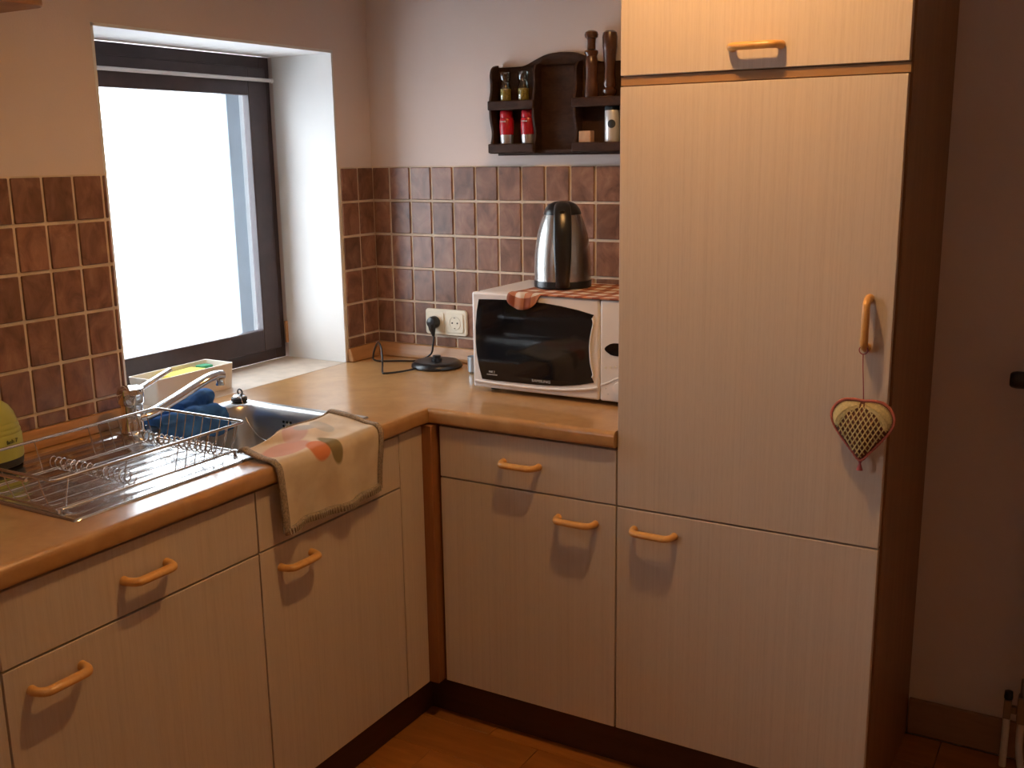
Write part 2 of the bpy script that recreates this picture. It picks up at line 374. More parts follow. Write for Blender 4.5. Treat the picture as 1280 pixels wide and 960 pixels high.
# tiles: each one a child of its wall, on a grout bed
build('grout_bed', MB().box(0, XF-.001, -.0045, 0, .925, ZT), 'grout', wb)
g = MB().box(0, .0045, YWR+.001, 0, .925, ZT).box(0, .0045, -2.40, YWL-.001, .925, ZT); build('grout_bed', g, 'grout', wl)
GW = .0074
def tile(par, axis, a0, a1, z0, z1):
    w, h = round(a1-a0-GW, 4), round(z1-z0-(GW if z0 > .93 else GW/2), 4)
    if w < .003 or h < .003: return
    zc = (z0+z1)/2 + (0 if z0 > .93 else -.0015)
    if axis == 'x': me = shared(('tx', w, h), lambda: MB().box(-w/2, w/2, -.0045, .003, -h/2, h/2), 'brown_tile', min(.0018, w*.3))
    else: me = shared(('ty', w, h), lambda: MB().box(-.003, .0045, -w/2, w/2, -h/2, h/2), 'brown_tile', min(.0018, w*.3))
    o = bpy.data.objects.new('tile', me); C.objects.link(o); o.parent = par
    j = random.uniform(-.0005, .0005)
    o.location = ((a0+a1)/2, -.0045+j, zc) if axis == 'x' else (.0045+j, (a0+a1)/2, zc)
rows = [(ZT-(i+1)*TH, ZT-i*TH) for i in range(5)] + [(.927, ZT-5*TH)]
cols_b = [.0055, .0721] + [.0721+TW*i for i in range(1, 13)] + [XF-.002]
for (z0, z1) in rows:
    for a0, a1 in zip(cols_b, cols_b[1:]): tile(wb, 'x', a0, a1, z0, z1)
    for a0, a1 in [(YWR+.002-.002, -.082), (-.082, -.0055), (-1.0358, YWL+.0005)]: tile(wl, 'y', a0, a1, z0, z1)
    for k in range(17): tile(wl, 'y', -1.0358-(k+1)*TW, -1.0358-k*TW, z0, z1)
# wooden upstand strips behind the worktop
def upstand(n, mb, lab): tag(build('trim_%d' % n, mb, 'upstand_wood', bevel=.004), lab, 'upstand', kind='structure')
prof = [(0, 0), (.024, 0), (.022, .012), (.013, .034), (.009, .044), (0, .044)]
upstand(1, MB().prism(prof, lambda p: (.004, -p[0]-.0, ZC+p[1]), lambda p: (XF-.001, -p[0], ZC+p[1])), 'wooden upstand strip under the tiles behind the microwave')
upstand(2, MB().prism(prof, lambda p: (p[0], YWR+.001, ZC+p[1]), lambda p: (p[0], -.026, ZC+p[1])), 'short wooden upstand strip between window and corner')
upstand(3, MB().prism(prof, lambda p: (p[0], -2.40, ZC+p[1]), lambda p: (p[0], YWL-.001, ZC+p[1])), 'wooden upstand strip under the tiles beside the tap')

# ------------------------------------------------------------------ window
win = thing('window_1', (-.25, (YWL+YWR)/2, ZC), 'dark brown wooden window with one large pane', 'window', kind='structure')
yr, yl_, zb, zt = YWR-.008, YWL+.008, ZC, ZWT-.008
def ring(x0, x1, a, b_):      # frame between two rectangles (y0,y1,z0,z1)
    mb = MB(); mb.box(x0, x1, a[0], b_[0], a[2], a[3]).box(x0, x1, b_[1], a[1], a[2], a[3]).box(x0, x1, b_[0], b_[1], a[2], b_[2]).box(x0, x1, b_[0], b_[1], b_[3], a[3]); return mb
gy0, gy1, gz0, gz1 = -.905, -.282, .985, 1.702
fr_in = (yl_+.045, yr-.045, zb+.045, zt-.045)
build('outer_frame', ring(-.278, -.250, (yl_, yr, zb, zt), fr_in), 'window_wood', win, bevel=.002)
sash = build('sash', ring(-.264, -.236, (yl_+.033, yr-.033, zb+.036, zt-.034), (gy0, gy1, gz0, gz1)), 'window_wood', win, bevel=.003)
pane = build('pane', MB().box(-.257, -.252, gy0-.004, gy1+.004, gz0-.004, gz1+.004), 'window_glass', win)
build('curtain_rod', MB().tube([(-.226, -.192, 1.748), (-.226, -.90, 1.748)], .0055, 10).tube([(-.226, -.188, 1.748), (-.226, -.196, 1.748)], .0075, 10).tube([(-.24, -.21, 1.748), (-.226, -.21, 1.748)], .003, 8), 'white_plastic', win, smooth=40)
build('sill', MB().box(-.25, -.001, YWL+.0085, YWR-.0085, ZC-.02, ZC+.0005), 'sill_stone', win, bevel=.002)
for s in (0, 1):
    ya, yb_ = ((-.236, -.180), (-1.008, -.952))[s]
    build('shutter_rail', MB().box(-.400, -.376, ya, yb_, ZC-.02, ZWT), 'shutter_rail', win, bevel=.003)
build('hinge', MB().tube([(-.238, yr-.004, .93), (-.238, yr-.004, 1.0)], .006, 8), 'upstand_wood', win, smooth=40)
w2 = thing('added_fill_window', (-.25, (Y2A+Y2B)/2, Z2A), 'added dark brown window for fill light, out of view along the sink wall', 'window', kind='structure')  # unseen window, added to bring soft daylight onto the fridge door
build('outer_frame', ring(-.278, -.236, (Y2A+.001, Y2B-.001, Z2A+.001, Z2B-.001), (Y2A+.08, Y2B-.08, Z2A+.08, Z2B-.08)), 'window_wood', w2, bevel=.002)
build('pane', MB().box(-.257, -.252, Y2A+.076, Y2B-.076, Z2A+.076, Z2B-.076), 'window_glass', w2)
# outdoors
tag(build('snowy_ground', MB().box(-60, -.6, -40, 40, -.6, -.5), 'snow'), 'white snowy ground outside the window', 'ground', kind='structure')

# ------------------------------------------------------------------ kitchen units
def handle(parent, centre, axis, out, half=.0500, r=.0080, dep=.030):
    """bow handle of round beech bar; axis = bar direction, out = outward normal"""
    A, O, c = Vector(axis), Vector(out), Vector(centre); rr = .017; path = [c - A*half + O*0.0]
    def arc(s):
        q = []
        for i in range(7):
            t = PI/2*i/6; q.append((rr*(1-math.cos(t)), dep - rr + rr*math.sin(t)))
        return [c + A*s*(half - u) + O*v for (u, v) in q]
    path += arc(-1) + list(reversed(arc(1))) + [c + A*half]
    n = len(path); rs = [r*1.15 if i in (0, n-1) else r for i in range(n)]
    mb = MB().tube(path, rs, 12)
    for v in mb.v:
        h = (v - c).dot(O)
        if h > dep*.45: v += O*((h - dep)*.35)
    return build('handle', mb, 'beech_handle', parent, smooth=50)
def front(name, root, axis, a0, a1, z0, z1, mat='cream_laminate'):
    G = .0021
    if axis == 'x': mb = MB().box(a0+G, a1-G, -DY, -DY+.019, z0+G, z1-G)
    else: mb = MB().box(DX-.019, DX, a0+G, a1-G, z0+G, z1-G)
    return build(name, mb, mat, root, bevel=.0012)
def carcass(root, axis, a0, a1, z0, z1, depth):
    t = .016; mb = MB()
    def bx(p0, p1, d0, d1, q0, q1):
        if axis == 'x': mb.box(p0, p1, -d0, -d1, q0, q1)
        else: mb.box(d0, d1, p0, p1, q0, q1)
    e = .0006
    bx(a0+e, a0+t, .03, depth, z0, z1); bx(a1-t, a1-e, .03, depth, z0, z1); bx(a0+t, a1-t, .03, depth, z0, z0+t); bx(a0+t, a1-t, .03, .036, z0+t, z1); bx(a0+t, a1-t, depth-.09, depth, z1-t, z1)
    return build('carcass', mb, 'brown_veneer', root)
ZU = ZC - .042
def base_unit(axis, a0, a1, label, hd=None, hdoor=None, cat='cabinet'):
    dep = (DY if axis == 'x' else DX) - .0195; mid = (a0+a1)/2
    root = thing('base_cabinet', (mid, -DY/2, 0) if axis == 'x' else (DX/2, mid, 0), label, cat)
    carcass(root, axis, a0, a1, ZB, ZU-.0005, dep)
    dr = front('drawer', root, axis, a0, a1, ZDR, ZU-.004); dd = front('door', root, axis, a0, a1, ZB, ZDR)
    if axis == 'x':
        if hd: handle(dr, (hd, -DY, .765), (1,0,0), (0,-1,0))
        if hdoor: handle(dd, (hdoor, -DY, .644), (1,0,0), (0,-1,0))
    else:
        if hd: handle(dr, (DX, hd, .766), (0,1,0), (1,0,0))
        if hdoor: handle(dd, (DX, hdoor, .646), (0,1,0), (1,0,0))
    return root
base_unit('y', -1.7755, -1.1785, 'cream base cabinet under the drainer with drawer and door handles', -1.4725, -1.677)
base_unit('y', -1.1785, -.673, 'narrower cream sink cabinet under the hanging fruit towel', None, -1.068)
base_unit('y', -2.375, -1.7755, 'cream base cabinet next to the drainer cabinet, away from the corner', -2.075, -2.27)
base_unit('x', .6025, XF, 'cream base cabinet under the microwave, between corner post and tall unit', .847, 1.0015)
fp = build('filler_panel', MB().box(DX-.019, DX, -.6715, -.5745, ZB, ZU-.004), 'cream_laminate', bevel=.0012)
tag(fp, 'narrow cream filler panel between the sink cabinet and the brown post', 'panel')
tag(build('corner_post', MB().box(.548, .5965, -.5735, -.528, ZB, ZU-.001), 'post_wood', bevel=.002), 'reddish brown vertical post in the inner corner of the units', 'post')
kp = MB().box(DX-.041-.016, DX-.041, -2.375, -DY+.041, 0.0, ZB-.001)
tag(build('trim_4', kp, 'plinth_wood'), 'dark brown plinth under the sink side cabinets', 'plinth', kind='structure')
kp = MB().box(DX-.041-.016, XF+.598, -DY+.041, -DY+.057, 0.0, ZB-.001)
tag(build('trim_5', kp, 'plinth_wood'), 'dark brown plinth under the microwave side cabinet and tall unit', 'plinth', kind='structure')

# worktop: one L with a rounded nose, cut out for the sink
NX, NY = DX+.016, -(DY+.016)
pr = []
zt_, zb_ = ZC, ZC-.040; R1 = .014
for i in range(7): a = PI/2*i/6; pr.append((R1 - R1*math.sin(a), zt_ - R1 + R1*math.cos(a)))
for i in range(5): a = PI/2*i/4; pr.append((.008 - .008*math.cos(a), zb_ + .008 - .008*math.sin(a)))
pr += [(1, zb_), (1, zt_)]
def st(fn): return [fn(d, z) for (d, z) in pr]
R = [st(lambda d, z: Vector((NX - (NX-.0005 if d == 1 else d), -2.38, z))),
     st(lambda d, z: Vector((NX - (NX-.0005 if d == 1 else d), NY + (-NY-.0005 if d == 1 else d), z))),
     st(lambda d, z: Vector((XF-.001, NY + (-NY-.0005 if d == 1 else d), z)))]
wt = build('worktop', MB().rings(R, True, True), 'counter_oak')
cut = build('cutter', MB().box(.085, .492, -1.55, -.73, .7, 1.0), 'counter_oak')
md = wt.modifiers.new('cut', 'BOOLEAN'); md.object = cut; md.operation = 'DIFFERENCE'; md.solver = 'EXACT'
bake(wt); bpy.data.objects.remove(cut)
wt.data.shade_smooth(); wt.data.set_sharp_from_angle(angle=math.radians(35))
tag(wt, 'L-shaped oak coloured worktop with rounded front edge', 'worktop')

# tall unit with built-in fridge
ZT0, ZT1, ZTOP = 1.6765, 1.6575, 2.06
X1 = XF + .600
fg = thing('tall_fridge_cabinet', ((XF+X1)/2, -DY/2, 0), 'tall cream cabinet with flap above a large fridge door', 'cabinet')
dep = -DY+.0195
build('side_panel', MB().box(XF+.0006, XF+.018, dep, -.001, ZB, ZTOP), 'brown_veneer', fg)
build('side_panel', MB().box(X1-.014, X1+.003, dep, -.001, 0, ZTOP), 'brown_veneer', fg)
build('top_panel', MB().box(XF+.018, X1-.014, dep, -.001, ZTOP-.018, ZTOP), 'brown_veneer', fg)
build('bottom_panel', MB().box(XF+.018, X1-.014, dep, -.001, ZB, ZB+.016), 'brown_veneer', fg)
build('dividing_shelf', MB().box(XF+.018, X1-.014, dep, -.001, ZT1-.004, ZT0+.004), 'post_wood', fg)
build('front_rail', MB().box(XF+.001, X1+.001, -DY+.006, -DY+.0185, ZT1+.0005, ZT0-.0005), 'rail_wood', fg)
d1 = front('flap_door', fg, 'x', XF, X1, ZT0, ZTOP); handle(d1, (1.408, -DY, 1.722), (1,0,0), (0,-1,0))
d2 = front('fridge_door', fg, 'x', XF, X1, ZDR, ZT1); handle(d2, (1.6575, -DY, 1.174), (0,0,1), (0,-1,0))
d3 = front('lower_door', fg, 'x', XF, X1, ZB, ZDR); handle(d3, (1.203, -DY, .648), (1,0,0), (0,-1,0))

# ------------------------------------------------------------------ sink with drainer
SX0, SX1, SY0, SY1, SYM = .066, .508, -1.567, -.713, -1.118
sink = thing('kitchen_sink', ((SX0+SX1)/2, (SY0+SY1)/2, ZC), 'stainless steel inset sink with bowl and ribbed drainer', 'sink')
zr = ZC + .0045
bx0, bx1, by0, by1 = .122, .468, -1.085, -.748
def rr_(x0, x1, y0, y1, r, z): return rrect(x0, x1, y0, y1, r, z, 8)
R = [rr_(SX0, SX1, SYM, SY1, .0005, ZC+.0006), rr_(SX0+.003, SX1-.003, SYM, SY1-.003, .0005, zr), rr_(SX0+.010, SX1-.010, SYM+.004, SY1-.010, .003, zr-.0008),
     rr_(bx0-.006, bx1+.006, by0-.006, by1+.006, .056, zr-.001), rr_(bx0, bx1, by0, by1, .05, zr-.007), rr_(bx0+.004, bx1-.004, by0+.004, by1-.004, .05, zr-.03),
     rr_(bx0+.012, bx1-.012, by0+.012, by1-.012, .05, zr-.13), rr_(bx0+.026, bx1-.026, by0+.026, by1-.026, .05, zr-.152), rr_(bx0+.06, bx1-.06, by0+.06, by1-.06, .05, zr-.158),
     rr_(.29, .30, -.925, -.915, .004, zr-.162)]
build('bowl', MB().rings(R, False, True), 'bowl_steel', sink, smooth=50)
def drain(u, v):
    x = SX0 + (SX1-SX0)*u; y = SY0 + (SYM-SY0)*v
    ex = min(x-SX0, SX1-x); ey = y-SY0
    edge = min(ex, ey); z = zr
    if edge < .003: z = ZC + .0006 + (zr-ZC-.0006)*edge/.003
    inn = min(ex-.022, ey-.022, SYM-.006-y)
    if inn > 0:
        t = min(1, inn/.012); t = t*t*(3-2*t); z -= .004*t
        rib = abs(math.sin((x-SX0)*PI/.036)); z += .0009*t*(max(0, rib-.55)/.45)
    return (x, y, z)
xs = sorted(set([0, .003/.442, .022/.442, .028/.442, .034/.442] + [i/96 for i in range(97)] + [1-.003/.442, 1-.022/.442, 1-.034/.442, 1]))
ys = sorted(set([0, .003/.449, .022/.449, .028/.449, .034/.449] + [i/24 for i in range(25)] + [1-.006/.449, 1-.012/.449, 1-.018/.449]))
vs = [drain(a, b_) for b_ in ys for a in xs]; nx = len(xs)
build('drainer', MB().add(vs, [(j*nx+i, j*nx+i+1, (j+1)*nx+i+1, (j+1)*nx+i) for j in range(len(ys)-1) for i in range(nx-1)]), 'sink_steel', sink, smooth=60)
ov = MB()
for i in range(3):
    for j in range(2):
        c = Vector((.262+.012*i, by1-.0052+.0005, zr-.034-.011*j)); ov.tube([c+Vector((0,.004,0)), c-Vector((0,.0012,0))], .0036, 10)
build('overflow_hole', ov, 'dark_slot', sink, smooth=40)
build('overflow_screw', MB().tube([(.274, by1-.003, zr-.0395), (.274, by1-.0085, zr-.0395)], .0035, 10), 'chrome', sink, smooth=40)
build('drain_strainer', MB().lathe([(.032, zr-.1615), (.034, zr-.158), (.026, zr-.157), (.006, zr-.160)], (.295, -.92, 0), 20), 'chrome', sink, smooth=40)
# stopper with ball chain parked on the rim
pg = thing('sink_stopper', (.100, -.742, zr), 'black and chrome sink stopper on a chain at the corner of the sink rim', 'stopper')
pc = (.100, -.742, 0)
build('disc', MB().lathe([(.017, zr), (.021, zr+.003), (.021, zr+.011), (.016, zr+.013)], pc, 20), 'rubber', pg, smooth=40)
build('cap', MB().lathe([(.0165, zr+.0125), (.017, zr+.016), (.012, zr+.019), (.001, zr+.020)], pc, 20), 'chrome', pg, smooth=60)
build('ring', MB().tube([Vector((.104, -.742, zr+.026)) + Vector((.008*math.cos(a*PI/6), 0, .008*math.sin(a*PI/6))) for a in range(12)], .0022, 6, closed=True), 'rubber', pg, smooth=60)
ch = cr([(.106, -.744, zr+.018), (.125, -.757, zr+.006), (.150, -.766, zr-.045), (.205, -.769, zr-.085), (.250, -.765, zr-.07), (.274, by1-.008, zr-.042)], 8)
build('chain', MB().tube(ch, .0011, 6), 'wire_steel', pg, smooth=60)

# tap
TX, TY = .105, -1.092
tap = thing('kitchen_tap', (TX, TY, ZC), 'chrome single lever mixer tap behind the sink', 'tap')
build('body', MB().lathe([(.029, ZC+.0047), (.030, ZC+.009), (.0265, ZC+.014), (.0255, ZC+.070), (.0265, ZC+.074)], (TX, TY, 0), 28), 'chrome', tap, smooth=40)
build('cap', MB().lathe([(.0265, ZC+.0745), (.0305, ZC+.079), (.0315, ZC+.105), (.0300, ZC+.112), (.020, ZC+.1155), (.0005, ZC+.1165)], (TX, TY, 0), 28), 'chrome', tap, smooth=40)
lv = [(TX+.004, TY+.018, ZC+.104), (TX+.008, TY+.040, ZC+.112), (TX+.014, TY+.075, ZC+.126), (TX+.018, TY+.108, ZC+.138)]
def flatbar(path, w, t):
    P = cr(path, 6); vs = []; n = len(P); 
    for i, p in enumerate(P):
        T = (P[min(n-1, i+1)] - P[max(0, i-1)]).normalized(); S_ = T.cross(Vector((0,0,1))).normalized(); U = S_.cross(T)
        ww = w(i/(n-1)) if callable(w) else w; tt = t(i/(n-1)) if callable(t) else t
        vs.append([p + S_*ww*math.cos(a*PI/8)*(1 if 1 else 1) + U*tt*math.sin(a*PI/8) for a in range(16)])
    return MB().rings(vs, True, True)
build('lever', flatbar(lv, lambda t: .012-.003*t, lambda t: .0065-.002*t), 'chrome', tap, smooth=60)
spp = [(TX+.008, TY+.010, ZC+.040), (TX+.020, TY+.045, ZC+.046), (TX+.040, TY+.105, ZC+.072), (TX+.058, TY+.165, ZC+.099), (TX+.068, TY+.200, ZC+.110), (TX+.074, TY+.222, ZC+.109)]
build('spout', flatbar(spp, lambda t: .020-.004*t, lambda t: .0125-.002*t), 'chrome', tap, smooth=60)
build('aerator', MB().lathe([(.0105, -.016), (.0115, -.014), (.0115, .002)], (TX+.073, TY+.213, ZC+.100), 20), 'chrome', tap, smooth=40)

# dish rack: chromed wire
RX0, RX1, RY0, RY1, RZ = .196, .474, -1.575, -1.100, .957
BZ = ZC + .0115
dr = thing('dish_rack', ((RX0+RX1)/2, (RY0+RY1)/2, ZC), 'empty chromed wire dish rack standing on the sink drainer', 'dish rack')
rim = build('rim', MB().tube(rrect(RX0, RX1, RY0, RY1, .012, RZ, 5), .0032, 8, closed=True), 'wire_steel', dr, smooth=60)
bi = .018
build('base_frame', MB().tube(rrect(RX0+bi, RX1-bi, RY0+bi, RY1-bi, .01, BZ, 5), .0026, 8, closed=True), 'wire_steel', dr, smooth=60)
def uwire(pts): build('wire', MB().tube(pts, .0011, 6), 'wire_steel', dr, smooth=60)
for i in range(10):
    x = RX0 + .02 + (RX1-RX0-.04)*i/9; xb = RX0+bi+.006 + (RX1-RX0-2*bi-.012)*i/9
    uwire(cr([(x, RY1, RZ), (xb, RY1-bi+.003, BZ+.014), (xb, RY1-bi-.006, BZ+.003), (xb, RY1-bi-.03, BZ+.001)], 4))
    if i % 2 == 0: uwire(cr([(x, RY0, RZ), (xb, RY0+bi-.003, BZ+.014), (xb, RY0+bi+.006, BZ+.003), (xb, RY0+bi+.03, BZ+.001)], 4))
for i in range(6):
    xb = RX0+bi+.010 + (RX1-RX0-2*bi-.020)*i/5; build('base_wire', MB().tube([(xb, RY0+bi, BZ), (xb, RY1-bi, BZ)], .0010, 6), 'wire_steel', dr)
for i in (0, 5, 10, 11, 12, 13, 14, 15, 16):
    y = RY0 + .03 + (RY1-RY0-.06)*i/16
    for (xa, xb) in ((RX0, RX0+bi), (RX1, RX1-bi)): uwire([(xa, y, RZ), (xb, y, BZ)])
for yc in (-1.165, -1.392):
    pts = []
    for i in range(15*10+1):
        t = i/10*2*PI; pts.append((RX0-.012 + (RX1-RX0+.016)*i/150 if False else RX0+bi + (RX1-RX0-2*bi)*i/150, yc + .011*math.cos(t), BZ + .0150 + .0125*math.sin(t)))
    build('plate_coil', MB().tube(pts, .0016, 6), 'wire_steel', dr, smooth=60)
for s in (0,):   # hand grip on the short ends
    yy = (RY0, RY1)[s]; sg = (-1, 1)[s]
    build('grip', MB().tube([((RX0+RX1)/2-.06, yy+sg*.001, RZ-.010), ((RX0+RX1)/2+.06, yy+sg*.001, RZ-.010)], .0036, 8), 'wire_steel', dr, smooth=60)
for (x, y) in ((RX0+bi, RY0+bi), (RX1-bi, RY0+bi), (RX0+bi, RY1-bi), (RX1-bi, RY1-bi)):
    build('foot', MB().tube([(x, y, ZC+.0047), (x, y, BZ+.003)], .004, 8), 'wire_steel', dr, smooth=60)

# dish soap bottle at the wall
BX, BY = .080, -1.430
bo = thing('soap_bottle', (BX, BY, ZC), 'yellow green dish soap bottle with rounded shoulders and black foot', 'bottle')
def oval(pf, a=1.25, b_=.72): return [[Vector((BX + r*b_*math.cos(t*PI/16), BY + r*a*math.sin(t*PI/16), ZC+z)) for t in range(32)] for (r, z) in pf]
build('foot', MB().rings(oval([(.045, .0055), (.049, .008), (.0505, .022)]), True, True), 'bottle_foot', bo, smooth=40)
build('body', MB().rings(oval([(.0500, .0225), (.0512, .028), (.0512, .066), (.0508, .074), (.0492, .076), (.0500, .079), (.0490, .085), (.0474, .087), (.0480, .090), (.0464, .097), (.0448, .099), (.0452, .102), (.0405, .120), (.0335, .134), (.023, .145), (.013, .150), (.013, .158)]), True, True), 'soap_bottle', bo, smooth=35)
build('cap', MB().lathe([(.015, ZC+.158), (.015, ZC+.178), (.008, ZC+.182), (.006, ZC+.196)], (BX, BY, 0), 20), 'bottle_foot', bo, smooth=40)
text('lettering', 'fash 7', .0125, 'print_dark', bo, Matrix.Translation((BX+.0355, BY+.020, ZC+.062)) @ Matrix.Rotation(PI/2 + .20, 4, 'Z') @ FACE_Y, .0006)

# blue cloth over the back rim of the bowl
bc = MB()
def blobs(lst):
    for (c, r, rot) in lst:
        bm = bmesh.new(); bmesh.ops.create_icosphere(bm, subdivisions=3, radius=1); Mx = Matrix.Translation(c) @ Matrix.Rotation(rot, 4, 'Z') @ Matrix.Diagonal((*r, 1))
        bm.verts.index_update(); bc.add([Mx @ v.co for v in bm.verts], [tuple(v.index for v in f.verts) for f in bm.faces]); bm.free()
def roll(pts, r): bc.tube(cr(pts, 6), r, 14)
roll([(.082, -1.035, ZC+.022), (.088, -.99, ZC+.028), (.094, -.94, ZC+.030), (.098, -.915, ZC+.028)], .0175)
roll([(.104, -.945, ZC+.024), (.100, -.90, ZC+.036), (.092, -.86, ZC+.040), (.086, -.838, ZC+.038)], .0235)
roll([(.118, -1.035, ZC+.012), (.126, -.98, ZC+.018), (.132, -.92, ZC+.018), (.130, -.85, ZC+.012)], .0150)
bc.box(.072, .136, -1.035, -.840, ZC+.006, ZC+.022)
bc.prism([(-1.030, ZC+.016), (-1.045, ZC-.028), (-.985, ZC-.048), (-.93, ZC-.040), (-.86, ZC-.055), (-.815, ZC-.046), (-.835, ZC+.016)], lambda p: (.129, p[0], p[1]), lambda p: (.148, p[0], p[1]))
cl = build('cleaning_cloth', bc, 'blue_cloth'); rm = cl.modifiers.new('r', 'REMESH'); rm.mode = 'VOXEL'; rm.voxel_size = .0035
sm = cl.modifiers.new('s', 'SMOOTH'); sm.iterations = 6; bake(cl)
for v in cl.data.vertices:
    nn = noise.noise(v.co*32)*.0045 + noise.noise(v.co*90)*.0012; v.co += v.normal*nn
    if v.co.x < .118: v.co.z = max(v.co.z, ZC+.005)
cl.data.shade_smooth(); cl.data.materials.clear(); cl.data.materials.append(MATS['blue_cloth'])
tag(cl, 'crumpled blue cleaning cloth draped over the sink rim behind the tap spout', 'cloth')

# cream tray with sponges on the window sill
bxx = thing('sponge_tray', (-.095, -.745, ZC), 'small cream plastic tray holding sponges on the window sill', 'tray')
tx0, tx1, ty0, ty1, th_ = -.160, -.052, -.880, -.604, .072
o_, i_ = [], []
z0 = ZC+.001
R = [rrect(tx0+.005, tx1-.005, ty0+.005, ty1-.005, .006, z0, 3), rrect(tx0, tx1, ty0, ty1, .006, z0+th_, 3), rrect(tx0+.003, tx1-.003, ty0+.003, ty1-.003, .005, z0+th_, 3), rrect(tx0+.008, tx1-.008, ty0+.008, ty1-.008, .005, z0+.003, 3)]
build('tub', MB().rings(R, True, True), 'box_plastic', bxx, smooth=40)
def sponge(x0, x1, y0, y1, z0, z1, m1, m2, label, rot):
    c = ((x0+x1)/2, (y0+y1)/2, z0); t = thing('sponge', c, label, 'sponge')
    build('foam', MB().box(x0, x1, y0, y1, z0, z0+(z1-z0)*.75), m1, t, bevel=.006); build('scouring_pad', MB().box(x0+.001, x1-.001, y0+.001, y1-.001, z0+(z1-z0)*.75, z1), m2, t, bevel=.002)
    t.rotation_euler = (0, 0, rot)
sponge(-.140, -.085, -.80, -.672, z0+.004, z0+.064, 'yellow_sponge', 'yellow_sponge', 'yellow sponge lying in the cream tray', .08)
sponge(-.142, -.105, -.664, -.628, z0+.004, z0+.066, 'yellow_sponge', 'green_scourer', 'green topped sponge in the window end of the cream tray', -.05)

# ------------------------------------------------------------------ fruit towel over the front edge
TY0, TY1 = -1.128, -.772
def tpath(u):
    """cross section (x, z) polyline for column u: from the back edge to the hanging hem"""
    xb = .478 - .058*u + .012*math.sin(u*9)
    top = zr + .0035
    wob = .004*math.sin(u*11+1) + .003*math.sin(u*23)
    nose = NX + .005
    P = [(xb, top + .004), (xb+.012, top + .014 + .008*max(0, math.sin(u*7-.5))), (.500, top + .007 + .004*math.sin(u*13)), (.545, ZC+.0065 + .0015*math.sin(u*17)), (nose-.014, ZC+.0045), (nose-.003, ZC-.004), (nose+.001, ZC-.016), (nose+.002+wob*.3, ZC-.05), (nose+wob, ZC-.10), (nose+wob*1.5, .729 - .004*u + .003*math.sin(u*8))]
    return P
def tsurf(u, v):
    P = [Vector((a, 0, b_)) for a, b_ in tpath(u)]
    L = [0]
    for a, b_ in zip(P, P[1:]): L.append(L[-1] + (b_-a).length)
    s = v*L[-1]
    for i in range(len(P)-1):
        if s <= L[i+1] or i == len(P)-2:
            t = (s-L[i])/max(1e-6, L[i+1]-L[i]); p = P[i].lerp(P[i+1], t); break
    y = TY0 + (TY1-TY0)*u + .006*math.sin(v*5)*(u-.5) - .010*(1-v)*(1-u)*0
    if v < .35: y += (.35-v)*.03*math.sin(u*6)
    return Vector((p.x, y, p.z))
tw = thing('kitchen_towel', (.5, -.95, ZC), 'cream fruit print towel hanging over the worktop edge at the sink', 'towel')
t1 = build('cloth', MB().grid(40, 48, tsurf, lambda u, v: (u*.356, v*.30)), 'fruit_towel', tw, smooth=60, recalc=False)
so = t1.modifiers.new('s', 'SOLIDIFY'); so.thickness = .003; so.offset = 1; sb = t1.modifiers.new('b', 'SUBSURF'); sb.levels = 1; sb.render_levels = 1; bake(t1); t1.data.shade_smooth()
def border(name, a, b_, n, w, mat, off=.0025):
    """band of lace along the surface from (u,v)=a to b_"""
    vs = []
    for i in range(n+1):
        t = i/n; u, v = a[0]+(b_[0]-a[0])*t, a[1]+(b_[1]-a[1])*t
        for k in range(3):
            q = (k-1)*.5; uu = min(1.012, max(-.012, u + w[0]*q)); vv = min(1.03, max(0, v + w[1]*q))
            p = tsurf(min(1, max(0, uu)), min(1, vv)); p.y += (TY1-TY0)*(uu-min(1, max(0, uu)))
            if vv > 1: p.z -= (vv-1)*.30
            nrm = Vector((1, 0, .6)) if vv > .42 else Vector((0, 0, 1)); vs.append(p + nrm.normalized()*(off+.0012*(k == 1)))
    fs = [(3*i+k, 3*i+k+1, 3*i+k+4, 3*i+k+3) for i in range(n) for k in range(2)]
    o = build(name, MB().add(vs, fs), mat, tw, smooth=70)
    so = o.modifiers.new('s', 'SOLIDIFY'); so.thickness = .005; so.offset = 0; bake(o); return o
border('lace_border', (.008, 0), (.008, 1), 60, (.050, 0), 'lace_grey'); border('lace_border', (.992, 0), (.992, 1), 60, (.045, 0), 'lace_grey')
hem = border('lace_border', (0, .985), (1, .985), 60, (0, .062), 'lace_grey'); border('lace_border', (.35, .012), (1, .012), 40, (0, .03), 'lace_grey')
stt = MB()
for i in range(46):
    u = .02 + .96*i/45; a = tsurf(u, .962); b_ = tsurf(min(1, u+.006), 1.0); b_.z -= .004
    stt.tube([a+Vector((.0075,0,0)), b_+Vector((.0078,0,0))], .0011, 5)
build('stitches', stt, 'lace_stitch', tw)['kind'] = 'stuff'

